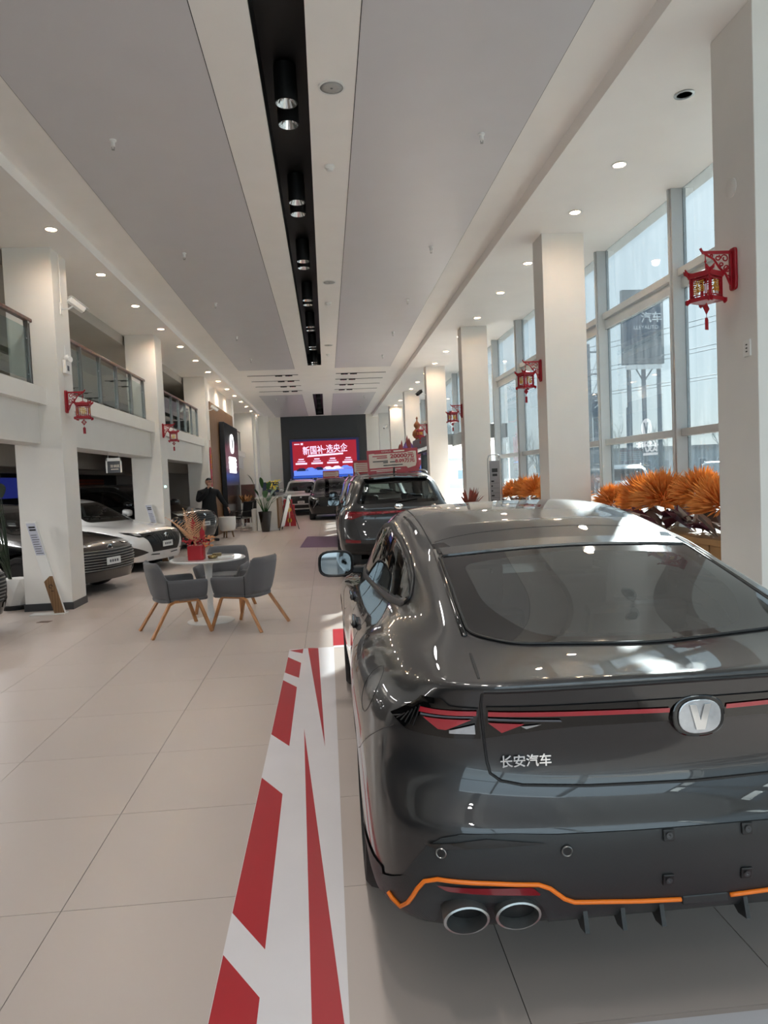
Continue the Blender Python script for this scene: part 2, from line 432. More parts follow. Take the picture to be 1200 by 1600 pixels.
# ================================================================ cars
M['paint_dark'] = mat('graphite_paint', '#232325', .38, .25, noise=.02, nscale=2, Coat_Weight=1., Coat_Roughness=.0)
M['paint_black'] = mat('black_paint', '#0b0b0c', .22, .3, noise=.03, nscale=2, Coat_Weight=1., Coat_Roughness=.0)
M['paint_white'] = mat('white_paint', '#dedddb', .25, .0, noise=.01, nscale=2, Coat_Weight=1., Coat_Roughness=.0)
M['paint_blue'] = mat('slate_paint', '#0c0d0f', .25, .15, noise=.02, nscale=2, Coat_Weight=1., Coat_Roughness=.0)
M['carglass'] = glass_mat('privacy_glass', (.10, .11, .115), ior=1.6)
M['rearglass'] = glass_mat('dusty_rear_glass', (.10, .11, .115), ior=1.6, dust=.10, dirtcol=(.55, .55, .53))
M['mirror'] = mat('mirror_glass', '#6a6e70', .03, 1., noise=.01)
M['clearglass'] = glass_mat('clear_car_glass', (.74, .79, .77), ior=1.5)
M['tyre'] = mat('tyre_rubber', '#121213', .7, noise=.1, nscale=30, bump=.1)
M['rim'] = mat('alloy_rim', '#4a4b4d', .3, .8, noise=.04)
M['lampred'] = mat('red_lamp', '#6d0f18', .15, noise=.05, Coat_Weight=1., emit='#a01522', estr=.02)
M['lampredlit'] = mat('red_light_strip', '#97202b', .2, noise=.04, Coat_Weight=1., emit='#c03040', estr=.03)
M['lampclear'] = mat('clear_lamp', '#b9bcc0', .1, .6, noise=.1, nscale=60, Coat_Weight=1.)
M['seat'] = mat('dark_seat', '#1a1a1c', .6, noise=.1)
M['grilleblk'] = mat('matt_black_grille', '#08080a', .5, noise=.1)
M['plate'] = mat('white_plate', '#e4e4e2', .4, noise=.01)
M['carbon'] = wave_mat('carbon_weave', '#1c1e1f', '#2a2d2e', 160, .42, 0, 'DIAGONAL', bump=.15)
M['orange'] = mat('orange_trim', '#f07a1c', .35, noise=.03)
M['ink'] = mat('grey_ink', '#5c5c62', .6, noise=.05)

def roundpoly(pts, r, seg=5):
    out = []; n = len(pts)
    for i in range(n):
        p = Vector(pts[i]); a = Vector(pts[i-1])-p; b = Vector(pts[(i+1) % n])-p
        rr = r[i] if isinstance(r, (list, tuple)) else r
        d = min(rr, a.length*.45, b.length*.45)
        A, B = p+a.normalized()*d, p+b.normalized()*d
        if d < 1e-5: out.append(tuple(p)); continue
        for k in range(seg+1):
            t = k/seg; out.append(tuple(A*(1-t)**2+p*2*t*(1-t)+B*t*t))
    return out
def area2(p): return sum(p[i-1][0]*p[i][1]-p[i][0]*p[i-1][1] for i in range(len(p)))/2
def inset(pts, d):
    n = len(pts); s = 1 if area2(pts) > 0 else -1; out = []
    for i in range(n):
        p = Vector(pts[i]); e1 = (p-Vector(pts[i-1])); e2 = (Vector(pts[(i+1) % n])-p)
        if e1.length < 1e-6 or e2.length < 1e-6: out.append(tuple(p)); continue
        e1.normalize(); e2.normalize()
        n1 = Vector((-e1.y, e1.x))*s; n2 = Vector((-e2.y, e2.x))*s
        b = n1+n2
        k = 2/max(b.length_squared, .5)
        out.append(tuple(p+b*(d*k)))
    return out
def resample(pts, N):
    P = [Vector(p) for p in pts]+[Vector(pts[0])]
    L = [0]
    for a, b in zip(P[:-1], P[1:]): L.append(L[-1]+(b-a).length)
    out = []; j = 0
    for i in range(N):
        t = L[-1]*i/N
        while L[j+1] < t: j += 1
        out.append(tuple(P[j].lerp(P[j+1], (t-L[j])/max(L[j+1]-L[j], 1e-9))))
    return out
def pip(x, y, poly):
    c = False
    for i in range(len(poly)):
        x1, y1 = poly[i-1]; x2, y2 = poly[i]
        if (y1 > y) != (y2 > y) and x < (x2-x1)*(y-y1)/(y2-y1)+x1: c = not c
    return c
SIDES = {'rear': ((0, 2), Vector((0, 1, 0)), 1, -3), 'front': ((0, 2), Vector((0, -1, 0)), 1, 9),
         'left': ((1, 2), Vector((1, 0, 0)), 0, -3), 'right': ((1, 2), Vector((-1, 0, 0)), 0, 3), 'top': ((0, 1), Vector((0, 0, -1)), 2, 4)}
class Shell:
    """the evaluated body surface of one car, for laying panes, lamps and seams on"""
    def __init__(s, rings, crease=(), level=3):
        K, N = len(rings), len(rings[0])
        V, idx = [], {}
        def vid(k, j, side):
            key = (k, j, 0 if j in (0, N-1) else side)
            if key not in idx:
                x, y, z = rings[k][j]
                idx[key] = len(V); V.append((x*side if key[2] else 0., y, z))
            return idx[key]
        F, CE = [], []
        for side in (1, -1):
            for k in range(K-1):
                for j in range(N-1):
                    f = (vid(k, j, side), vid(k, j+1, side), vid(k+1, j+1, side), vid(k+1, j, side))
                    F.append(f if side > 0 else f[::-1])
        k = K-1; mid = {}
        def cv(j, q):        # q in 0..4 over the roof
            if q == 0: return vid(k, j, 1)
            if q == 4: return vid(k, j, -1)
            if j == 2: return (vid(k, 1, 1), vid(k, 0, 1), vid(k, 1, -1))[q-1]
            if j == N-3: return (vid(k, N-2, 1), vid(k, N-1, 1), vid(k, N-2, -1))[q-1]
            if (j, q) not in mid:
                x, y, z = rings[k][j]; r0, r1 = rings[k][0], rings[k][N-1]
                jj = (j-2)/(N-5); fx = (1-jj)*rings[k][1][0]/rings[k][2][0]+jj*rings[k][N-2][0]/rings[k][N-3][0]
                dy = (rings[k][0][1]-rings[k][2][1])*(1-jj)+(rings[k][N-1][1]-rings[k][N-3][1])*jj
                cr = max(.012, (1-jj)*(r0[2]-rings[k][2][2])+jj*(r1[2]-rings[k][N-3][2]))+.012*math.sin(PI*jj)
                xx = x*fx if q != 2 else 0.
                mid[(j, q)] = len(V); V.append((xx*(1 if q == 1 else -1), y+dy*(1 if q == 2 else .8), z+cr*(1 if q == 2 else .75)))
            return mid[(j, q)]
        for j in range(2, N-3):
            for q in range(4): F.append((cv(j, q), cv(j+1, q), cv(j+1, q+1), cv(j, q+1)))
        me = bpy.data.meshes.new('cage'); me.from_pydata(V, [], F)
        bm = bmesh.new(); bm.from_mesh(me); bmesh.ops.recalc_face_normals(bm, faces=bm.faces)
        cl = bm.edges.layers.float.new('crease_edge'); bm.verts.ensure_lookup_table()
        for (k, j0, j1, w) in crease:
            for side in (1, -1):
                for j in range(j0, j1):
                    e = bm.edges.get((bm.verts[vid(k, j, side)], bm.verts[vid(k, j+1, side)]))
                    if e: e[cl] = w
        bm.to_mesh(me); bm.free()
        T = np.array(V); cur = T.copy()
        for it in range(3):
            o = bpy.data.objects.new('cage', me); COL.objects.link(o)
            md = o.modifiers.new('s', 'SUBSURF'); md.levels = level if it == 2 else 2; md.boundary_smooth = 'ALL'
            dg = bpy.context.evaluated_depsgraph_get()
            em = bpy.data.meshes.new_from_object(o.evaluated_get(dg)); bpy.data.objects.remove(o)
            if it == 2: break
            P = np.empty(len(em.vertices)*3); em.vertices.foreach_get('co', P); P = P.reshape(-1, 3)[:len(V)]
            cur = cur+.8*(T-P); cur[np.abs(T[:, 0]) < 1e-9, 0] = 0
            me.vertices.foreach_set('co', cur.ravel()); me.update(); bpy.data.meshes.remove(em)
        bpy.data.meshes.remove(me)
        s.bm = bmesh.new(); s.bm.from_mesh(em); bpy.data.meshes.remove(em)
        s.bvh = BVHTree.FromBMesh(s.bm)
    def hit(s, u, v, side):
        (a, b), d, ax, far = SIDES[side]
        p = [0, 0, 0]; p[a] = u; p[b] = v; p[ax] = far
        loc, nor, i, dist = s.bvh.ray_cast(Vector(p), d)
        if loc is not None and nor.dot(d) > 0: nor = -nor
        return loc, nor
    def proj(s, u, v, side, off):
        loc, nor = s.hit(u, v, side)
        if loc is None:
            for k in range(1, 12):       # just past the outline: take the closest surface
                (a, b), d, ax, far = SIDES[side]
                w = 1-.012*k
                loc, nor = s.hit(u*w if a == 0 else u, v*w if a != 0 else v, side)
                if loc is not None: break
            if loc is None: return None
        return loc+nor*off
    def patch(s, poly, side, off=.003, grid=.03, mb=None, mi=0):
        mb = mb or MB(); bm = bmesh.new()
        if area2(poly) < 0: poly = poly[::-1]
        f = bm.faces.new([bm.verts.new((u, v, 0)) for u, v in poly])
        bmesh.ops.triangulate(bm, faces=bm.faces[:]) if len(poly) > 4 else None
        us = [p[0] for p in poly]; vs_ = [p[1] for p in poly]
        for lo, hi, nrm in ((min(us), max(us), (1, 0, 0)), (min(vs_), max(vs_), (0, 1, 0))):
            n = int((hi-lo)/grid)
            for i in range(1, n+1):
                c = lo+(hi-lo)*i/(n+1)
                bmesh.ops.bisect_plane(bm, geom=bm.verts[:]+bm.edges[:]+bm.faces[:], plane_co=(c*nrm[0], c*nrm[1], 0), plane_no=nrm)
        bm.verts.index_update(); vs = []; ok = []
        for v in bm.verts:
            p = s.proj(v.co.x, v.co.y, side, off); ok.append(p is not None); vs.append(p if p is not None else (0, 0, 0))
        fs = [tuple(v.index for v in f.verts) for f in bm.faces if all(ok[v.index] for v in f.verts)]
        bm.free(); mb.add(vs, fs, mi); return mb
    def ring(s, outer, inner, side, off=.003, N=96, rows=3, mb=None, mi=0):
        mb = mb or MB(); A, B = resample(outer, N), resample(inner, N)
        vs, ok = [], []
        for r in range(rows+1):
            t = r/rows
            for a, b in zip(A, B):
                p = s.proj(a[0]*(1-t)+b[0]*t, a[1]*(1-t)+b[1]*t, side, off); ok.append(p is not None); vs.append(p if p is not None else (0, 0, 0))
        fs = []
        for r in range(rows):
            for i in range(N):
                q = (r*N+i, r*N+(i+1) % N, (r+1)*N+(i+1) % N, (r+1)*N+i)
                if all(ok[k] for k in q): fs.append(q)
        mb.add(vs, fs, mi); return mb
    def path(s, pts, side, off=0., step=.03, closed=False):
        P = list(pts)+([pts[0]] if closed else []); out = []
        for a, b in zip(P[:-1], P[1:]):
            n = max(1, int(math.dist(a, b)/step))
            for i in range(n):
                p = s.proj(a[0]+(b[0]-a[0])*i/n, a[1]+(b[1]-a[1])*i/n, side, off)
                if p is not None: out.append(p)
        p = s.proj(*P[-1], side, off)
        if p is not None and not closed: out.append(p)
        return out
    def seam(s, pts, side, r=.004, off=-.0015, mb=None, closed=False, n=6, flat=1., step=.03):
        mb = mb or MB(); p = s.path(pts, side, off, step, closed)
        if len(p) > 1: mb.tube(p, r, n, closed=closed, flat=flat)
        return mb
    def cut(s, poly, side):
        (a, b), d, ax, far = SIDES[side]; kill = []
        x0, x1 = min(p[0] for p in poly), max(p[0] for p in poly); y0, y1 = min(p[1] for p in poly), max(p[1] for p in poly)
        for f in s.bm.faces:
            c = f.calc_center_median()
            if x0 < c[a] < x1 and y0 < c[b] < y1 and pip(c[a], c[b], poly):
                loc, nor = s.hit(c[a], c[b], side)
                if loc is not None and (loc-c).length < .03: kill.append(f)
        s.kill |= set(kill)
    kill = set()
    def arch(s, yc, zc, r):
        kill = [f for f in s.bm.faces if abs(f.calc_center_median().x) > .5 and (f.calc_center_median().y-yc)**2+(f.calc_center_median().z-zc)**2 < r*r]
        ks = set(kill)
        vs = {v for f in kill for v in f.verts if any(g not in ks for g in v.link_faces)}
        for v in vs:
            dy, dz = v.co.y-yc, v.co.z-zc; l = math.hypot(dy, dz)
            if l > .02: v.co.y, v.co.z = yc+dy*r/l, zc+dz*r/l
        bmesh.ops.delete(s.bm, geom=kill, context='FACES')
    def finish(s, name, m, parent):
        if s.kill: bmesh.ops.delete(s.bm, geom=[f for f in s.kill if f.is_valid], context='FACES')
        s.kill = set()
        me = bpy.data.meshes.new(name); s.bm.to_mesh(me); s.bm.free()
        me.polygons.foreach_set('use_smooth', [True]*len(me.polygons)); me.materials.append(m)
        return link(bpy.data.objects.new(name, me), parent)

def make_wheel(parent, x, y, R, w, side, rim=None, spokes=5, lod=1):
    o = bpy.data.objects.new('wheel', None); link(o, parent); o.location = (x, y, R)
    rot = Matrix.Rotation(PI/2*side, 4, 'Y')      # local z -> outward
    ri = R*.70; n = 40 if lod else 20
    prof = [(ri, -w/2), (R-.03, -w/2), (R-.008, -w/2+.02), (R, -w/2+.045), (R, w/2-.045), (R-.008, w/2-.02), (R-.03, w/2), (ri+.01, w/2), (ri, w/2-.015)]
    MB().lathe(prof, n, Mx=rot).build('tyre', M['tyre'], o, smooth=True, auto=40)
    b = MB().lathe([(ri-.005, -w/2), (ri, w/2-.012), (ri-.014, w/2-.008), (ri-.02, w/2-.04), (ri-.03, -w/2+.03), (.0, -w/2+.03)], n, Mx=rot)
    b.lathe([(.0, w/2-.03), (.05, w/2-.032), (.06, w/2-.05)], 16, Mx=rot)
    for k in range(spokes):
        for d in (-.16, .16):
            a = 2*PI*k/spokes
            R2 = rot @ Matrix.Rotation(a, 4, 'Z')
            b.prism([(.04, -.02+d*.1), (ri-.015, -.012+d*.45), (ri-.015, .022+d*.45), (.04, .022+d*.1)], w/2-.06, w/2-.02, 'z', 0, R2)
    b.build('rim', rim or M['rim'], o, smooth=True, auto=35)
    return o
def car_inner(parent, P, seats=True):
    """floor tub, seats, dashboard and wheel seen through the panes"""
    b = MB().box(-P['hw']+.14, P['ya']-.4, .22, P['hw']-.14, P['yf']+.35, .3)
    b.box(-P['hw']+.1, P['yf']-.55, .3, P['hw']-.1, P['yf']-.1, P['belt']-.05)
    b.box(-P['hw']+.2, P['yr']+.16, .45, P['hw']-.2, P['yr']+.85, P['belt']-.12)
    for sx in (-1, 1):
        b.box(sx*(P['hw']-.16)-.02, P['yr']+.45, .3, sx*(P['hw']-.16)+.02, P['yf']-.3, P['belt']-.08)
    b.build('interior_tub', M['seat'], parent)
    if not seats: return
    ys = P['seats']
    for i, y in enumerate(ys):
        for sx in (-.37, .37):
            t = MB()
            t.prism([(y+.1, .42), (y+.55, .46), (y+.58, .36), (y, .32)], sx-.24, sx+.24, 'x')
            t.prism([(y+.12, .45), (y-.16, P['belt']+.02), (y-.24, P['belt']), (y-.02, .40)], sx-.23, sx+.23, 'x')
            t.prism([(y-.16, P['belt']+.05), (y-.19, P['belt']+.24), (y-.27, P['belt']+.23), (y-.25, P['belt']+.04)], sx-.13, sx+.13, 'x')
            t.build('car_seat', M['seat'], parent, bevel=.025)
    s = MB(); c = Vector((-.37, P['yf']-.72, P['belt']-.04))
    s.tube([c+Vector((.18*math.cos(a), .07*math.sin(a), .17*math.sin(a))) for a in [2*PI*i/24 for i in range(24)]], .014, 6, closed=True)
    s.tube([c+Vector((-.17, 0, 0)), c, c+Vector((.17, 0, 0))], .018, 6).tube([c, c+Vector((0, .3, -.1))], .03, 6)
    s.build('steering_wheel', M['blk'], parent, smooth=True)
def window_set(sh, root, outer, inner, side, name, glass, off=.004, grid=.05, frit=None):
    sh.cut(inset(inner, -.0 if False else -.012), side) if False else sh.cut(inset(inner, -.015), side)
    w = sh.patch(inner, side, off, grid).build(name, glass, root, smooth=True)
    sh.ring(outer, inner, side, off, N=150, rows=4).build('frit_border', frit or M['blkgloss'], w, smooth=True)
    return w
def mirror_arm(root, side, y, z, x, paint, glassm, turn=.0):
    s = side
    o = MB()
    sec = []
    for t, (hw, hh) in ((0, (.02, .02)), (.12, (.075, .06)), (.45, (.10, .078)), (1., (.115, .085))):
        sec.append((t, hw, hh))
    vs, fs = [], []; n = 20
    for t, hw, hh in sec:
        for k in range(n):
            a = 2*PI*k/n; ca, sa = math.cos(a), math.sin(a)
            e = .6
            vs.append((s*(x+.11)+hw*math.copysign(abs(ca)**e, ca), y+.12-t*.14, z+hh*math.copysign(abs(sa)**e, sa)))
    for r in range(len(sec)-1):
        for k in range(n): fs.append((r*n+k, r*n+(k+1) % n, (r+1)*n+(k+1) % n, (r+1)*n+k))
    fs.append(tuple(range(n)))
    o.add(vs, fs)
    h = o.build('side_mirror', paint, root, smooth=True, auto=50)
    g = MB().add([(v[0]*.0+s*(x+.11)+(v[0]-s*(x+.11))*.9, v[1]+.004, z+(v[2]-z)*.9) for v in vs[-n:]], [tuple(range(n))])
    g.build('mirror_glass', glassm, h)
    e = MB().tube([vs[-n+k] for k in range(n)], .008, 6, closed=True); e.build('mirror_rim', M['blk'], h, smooth=True)
    MB().prism([(s*(x-.1), z-.085), (s*(x+.05), z-.07), (s*(x+.06), z-.03), (s*(x-.1), z-.03)], y, y+.07, 'y').build('mirror_arm', M['blk'], h, bevel=.01)
    return h
SEDAN = [
 [(0,0.2,0.335),(0.35,0.2,0.335),(0.62,0.24,0.33),(0.785,0.36,0.32),(0.845,0.52,0.29),(0.85,0.98,0.22),(0.86,1.5,0.2),(0.855,2.2,0.19),(0.855,2.9,0.19),(0.86,3.73,0.2),(0.83,4.2,0.2),(0.68,4.48,0.2),(0.38,4.56,0.2),(0,4.58,0.2)],
 [(0,0.035,0.37),(0.37,0.035,0.37),(0.69,0.065,0.355),(0.855,0.2,0.345),(0.9,0.48,0.37),(0.9,0.98,0.4),(0.895,1.5,0.36),(0.885,2.2,0.34),(0.885,2.9,0.34),(0.9,3.73,0.38),(0.87,4.22,0.4),(0.7,4.54,0.4),(0.39,4.64,0.4),(0,4.66,0.4)],
 [(0,0,0.615),(0.38,0.008,0.62),(0.69,0.04,0.63),(0.86,0.18,0.62),(0.905,0.46,0.6),(0.914,0.98,0.6),(0.905,1.5,0.56),(0.895,2.2,0.52),(0.895,2.9,0.52),(0.91,3.73,0.56),(0.885,4.2,0.58),(0.72,4.52,0.58),(0.39,4.66,0.58),(0,4.68,0.58)],
 [(0,0.068,0.735),(0.37,0.076,0.738),(0.67,0.11,0.748),(0.832,0.22,0.755),(0.9,0.47,0.75),(0.92,0.98,0.76),(0.905,1.5,0.72),(0.882,2.2,0.7),(0.885,2.9,0.7),(0.912,3.73,0.72),(0.875,4.18,0.72),(0.72,4.46,0.7),(0.39,4.6,0.7),(0,4.63,0.7)],
 [(0,0.05,0.87),(0.37,0.06,0.872),(0.655,0.112,0.88),(0.808,0.235,0.885),(0.88,0.47,0.885),(0.91,0.98,0.89),(0.885,1.5,0.87),(0.872,2.2,0.85),(0.875,2.9,0.84),(0.89,3.73,0.82),(0.82,4.12,0.79),(0.66,4.38,0.77),(0.37,4.49,0.77),(0,4.52,0.78)],
 [(0,0.02,1.03),(0.37,0.03,1.03),(0.61,0.07,1.02),(0.735,0.24,1.005),(0.79,0.5,1.01),(0.815,0.98,1.005),(0.8,1.5,0.97),(0.805,2.2,0.945),(0.815,2.9,0.925),(0.78,3.6,0.9),(0.7,3.95,0.86),(0.52,4.2,0.84),(0.3,4.28,0.84),(0,4.3,0.85)],
 [(0,0.33,1.055),(0.37,0.34,1.055),(0.575,0.37,1.06),(0.65,0.52,1.07),(0.68,0.74,1.08),(0.705,1.08,1.08),(0.73,1.55,1.055),(0.745,2.2,1.03),(0.755,2.75,1),(0.74,3.25,0.95),(0.64,3.5,0.935),(0.5,3.58,0.94),(0.29,3.64,0.95),(0,3.66,0.955)],
 [(0,0.75,1.18),(0.383,0.76,1.178),(0.57,0.78,1.165),(0.61,0.88,1.175),(0.63,1.05,1.2),(0.645,1.3,1.23),(0.665,1.7,1.245),(0.675,2.2,1.245),(0.68,2.6,1.22),(0.68,2.92,1.145),(0.625,3.05,1.13),(0.495,3.13,1.14),(0.293,3.18,1.145),(0,3.2,1.15)],
 [(0,1.17,1.295),(0.368,1.18,1.29),(0.53,1.2,1.275),(0.56,1.27,1.28),(0.575,1.4,1.3),(0.585,1.6,1.33),(0.595,1.85,1.355),(0.6,2.15,1.37),(0.6,2.4,1.365),(0.595,2.6,1.335),(0.555,2.68,1.325),(0.455,2.73,1.335),(0.278,2.76,1.345),(0,2.77,1.35)],
 [(0,1.4,1.365),(0.3,1.4,1.357),(0.44,1.42,1.345),(0.46,1.46,1.348),(0.465,1.55,1.36),(0.47,1.7,1.38),(0.475,1.9,1.4),(0.48,2.12,1.41),(0.48,2.3,1.408),(0.47,2.42,1.398),(0.44,2.47,1.392),(0.37,2.5,1.397),(0.24,2.52,1.402),(0,2.53,1.405)],
]
def mirror(p): return [(-u, v) for u, v in p][::-1]
CAR_X, CAR_Y = .98, 1.83
def build_main_car():
    root = thing('sedan', 'graphite fastback sedan seen from behind, orange trim and twin chrome exhausts', 'car', (CAR_X, CAR_Y, 0))
    sh = Shell(SEDAN, crease=[(5, 0, 3, .75), (2, 0, 3, .5), (8, 0, 2, .5)], level=4)
    sh.kill = set()
    P = M['paint_dark']; B = M['blkgloss']
    # ---- panes
    og = roundpoly([(-.548, .44), (-.44, .345), (0, .285), (.44, .345), (.548, .44), (.525, 1.11), (.30, 1.135), (0, 1.145), (-.30, 1.135), (-.525, 1.11)], [.05, .08, .1, .08, .05, .02, .1, .1, .1, .02])
    ig = roundpoly([(-.34, .375), (0, .335), (.34, .375), (.455, .62), (.455, .98), (0, 1.04), (-.455, .98), (-.455, .62)], [.10, .1, .10, .10, .05, .1, .05, .10])
    w = window_set(sh, root, og, ig, 'top', 'rear_window', M['rearglass'], .004, .04)
    sh.seam(og, 'top', .005, .003, closed=True).build('window_seal', M['blk'], w, smooth=True)
    for sd, s in (('left', -1), ('right', 1)):
        dl = roundpoly([(.95, 1.115), (1.07, 1.18), (1.3, 1.24), (1.62, 1.29), (2.15, 1.33), (2.5, 1.30), (2.9, 1.165), (3.22, 1.0), (2.7, .985), (2.0, 1.02), (1.26, 1.065), (1.0, 1.09)], .03, 3)
        ins = inset(dl, .022)
        # split into front and rear door glass
        yB = 2.16
        def clip(poly, lo, hi):
            out = poly
            for sgn, c in ((1, lo), (-1, -hi)):
                res = []
                for i in range(len(out)):
                    a, b = out[i-1], out[i]
                    da, db = sgn*a[0]-c, sgn*b[0]-c
                    if (da >= 0) != (db >= 0):
                        t = da/(da-db); res.append((a[0]+(b[0]-a[0])*t, a[1]+(b[1]-a[1])*t))
                    if db >= 0: res.append(b)
                out = res
            return out
        g1, g2 = clip(ins, 0, yB-.035), clip(ins, yB+.035, 9)
        sh.cut(inset(g1, -.0), sd); sh.cut(inset(g2, -.0), sd)
        f = sh.seam(dl, sd, .016, .0, closed=True, flat=.6).build('window_frame', M['blk'], root, smooth=True)
        sh.patch(g1, sd, .002, .05).build('side_window', M['carglass'], root, smooth=True)
        sh.patch(g2, sd, .002, .05).build('side_window', M['carglass'], root, smooth=True)
        sh.patch([(yB-.04, 1.025), (yB+.04, 1.02), (yB+.04, 1.315), (yB-.04, 1.315)], sd, .004, .04).build('door_pillar', B, root, smooth=True)
        # door seams, sill, handle
        q = MB()
        sh.seam([(1.50, 1.06), (1.43, .95), (1.40, .80), (1.36, .66)], sd, .003, mb=q)
        sh.seam([(2.16, 1.0), (2.17, .8), (2.15, .34)], sd, .003, mb=q)
        sh.seam([(3.22, .96), (3.27, .8), (3.25, .5), (3.2, .34)], sd, .003, mb=q)
        sh.seam([(1.36, .66), (1.42, .45), (1.5, .34), (3.2, .33)], sd, .003, mb=q)
        q.build('door_seam', M['blk'], root)
        for y in (1.72, 2.52):
            sh.seam([(y-.11, .885), (y+.11, .88)], sd, .014, .012, flat=1.3).build('door_handle', P, root, smooth=True)
        sh.patch([(1.42, .24), (3.25, .24), (3.22, .33), (1.45, .34)], sd, .006).build('side_skirt', M['blk'], root, smooth=True)
        mirror_arm(root, s, 3.10, 1.02, .835, B, M['mirror'])
        # bumper to fender seam
        sh.seam([(.24, .87), (.40, .78), (.56, .69), (.645, .655)], sd, .0025).build('fender_seam', M['blk'], root)
    fd = [(.50+.075*math.cos(a), .905+.07*math.sin(a)) for a in [2*PI*i/28 for i in range(28)]]
    sh.seam(fd, 'left', .003, closed=True).build('fuel_door', M['blk'], root)
    wsO = roundpoly([(-.66, .965), (.66, .965), (.50, 1.335), (-.50, 1.335)], .06)
    window_set(sh, root, wsO, inset(wsO, .05), 'front', 'windshield', M['clearglass'])
    # ---- wheel arches and wheels
    R = .335
    for y in (.98, 3.73):
        sh.arch(y, R, R+.035)
        for s in (-1, 1):
            a = MB(); n = 22; vs = []
            for i in range(n+1):
                th = -.25+(PI+.5)*i/n
                for x in (.60, .90): vs.append((s*x, y+(R+.036)*math.cos(th), R+(R+.036)*math.sin(th)))
            a.add(vs, [(2*i, 2*i+1, 2*i+3, 2*i+2) for i in range(n)])
            a.build('wheel_liner', M['blk'], root, smooth=True)
            make_wheel(root, s*.785, y, R, .235, s)
    # ---- boot lid seam and deck
    z = MB()
    for s in (1, -1):
        sh.seam([(s*u, v) for u, v in [(.57, 1.05), (.586, 1.028), (.592, .966), (.582, .868), (.575, .80), (.568, .766), (.541, .746), (.482, .733), (.3, .722), (0, .716)]], 'rear', .005, mb=z)
    z.build('boot_seam', M['blk'], root)
    # roof shade lip over the rear window, with its two dark end pieces
    MB()
    lip = sh.path([(x, 1.290-.022*(abs(x)/.515)**2) for x in np.linspace(-.515, .515, 28)], 'rear', .004)
    v = []; 
    for p in lip: v += [p+Vector((0, .05, .012)), p+Vector((0, -.055, -.006)), p+Vector((0, -.055, -.016)), p+Vector((0, .02, -.012))]
    n = len(lip)
    MB().add(v, [(4*i+k, 4*i+(k+1) % 4, 4*i+4+(k+1) % 4, 4*i+4+k) for i in range(n-1) for k in range(4)]+[(0, 1, 2, 3), (4*n-4, 4*n-3, 4*n-2, 4*n-1)]).build('roof_spoiler', P, root, smooth=True, auto=30)
    for s in (1, -1):
        tri = [(s*.585, 1.10), (s*.475, 1.30), (s*.455, 1.31), (s*.475, 1.285)]
        sh.patch([(s*.533, 1.275), (s*.487, 1.262), (s*.455, 1.165), (s*.525, 1.145)], 'top', .003, .03).build('spoiler_end', B, root, smooth=True)
        sh.seam([(s*.535, 1.275), (s*.553, 1.16), (s*.562, 1.075)], 'rear', .010, .0, flat=.6).build('rear_pillar_trim', B, root, smooth=True)
    rj = MB()
    for s in (1, -1):
        sh.seam([(s*.535, 1.20), (s*.535, 1.6), (s*.535, 2.1), (s*.52, 2.6)], 'top', .004, mb=rj)
    sh.seam([(x, 1.328-.022*(x/.45)**2) for x in np.linspace(-.52, .52, 16)], 'top', .003, mb=rj)
    rj.build('roof_seam', M['blk'], root)
    # ---- deck lip (flap) with black gap
    zl = 1.018
    sh.seam([(x, 1.012-.006*(x/.6)**2) for x in np.linspace(-.585, .585, 30)], 'rear', .006, .001).build('spoiler_gap', M['blk'], root)
    # ---- lamps
    for s in (1, -1):
        hz = [(s*u, v) for u, v in [(.822, .90), (.75, .957), (.738, .97), (.69, .976), (.671, .958), (.598, .957), (.59, .866), (.676, .864), (.743, .868), (.785, .872)]]
        h = sh.patch(hz, 'rear', .004, .02).build('tail_lamp', B, root, smooth=True)
        sh.patch([(s*u, v) for u, v in [(.741, .943), (.602, .951), (.602, .937), (.746, .929)]], 'rear', .008, .02).build('light_strip', M['lampredlit'], h, smooth=True)
        sh.patch([(s*u, v) for u, v in [(.737, .918), (.615, .924), (.680, .889), (.70, .889)]], 'rear', .008, .02).build('lamp_wedge', M['lampredlit'], h, smooth=True)
        sh.patch([(s*u, v) for u, v in [(.742, .927), (.61, .934), (.61, .930), (.742, .922)]], 'rear', .008, .02).build('lamp_edge', M['ink'], h, smooth=True)
        sh.patch([(s*u, v) for u, v in [(.672, .889), (.606, .910), (.604, .882), (.672, .880)]], 'rear', .009, .02).build('clear_reflector', M['lampclear'], h, smooth=True)
        for k in range(6):
            u = .765+.010*k
            sh.seam([(s*u, .885+.002*k), (s*(u-.022), .945-.008*k)], 'rear', .002, .005).build('vent_rib', M['blk'], h)
    bar = [(-.578, .962), (.578, .962), (.578, .868), (.503, .880), (.415, .891), (.327, .897), (-.327, .897), (-.415, .891), (-.503, .880), (-.578, .868)]
    lb = sh.patch(bar, 'rear', .004, .03).build('light_bar', B, root, smooth=True)
    for s in (1, -1):
        sh.patch([(s*.572, .950), (s*.08, .938), (s*.08, .925), (s*.572, .936)], 'rear', .008, .03).build('light_strip', M['lampredlit'], lb, smooth=True)
        sh.patch([(s*.572, .931), (s*.38, .921), (s*.375, .915), (s*.572, .925)], 'rear', .008, .03).build('lamp_edge', M['ink'], lb, smooth=True)
        sh.patch([(s*.572, .917), (s*.475, .912), (s*.535, .886)], 'rear', .008, .02).build('lamp_wedge', M['lampredlit'], lb, smooth=True)
        sh.patch([(s*.485, .905), (s*.43, .909), (s*.47, .897)], 'rear', .008, .02).build('clear_reflector', M['lampclear'], lb, smooth=True)
    # ---- oval badge with its inner mark
    p, nr = sh.hit(0, .912, 'rear')
    c = Vector((0, p.y-.004, .910))
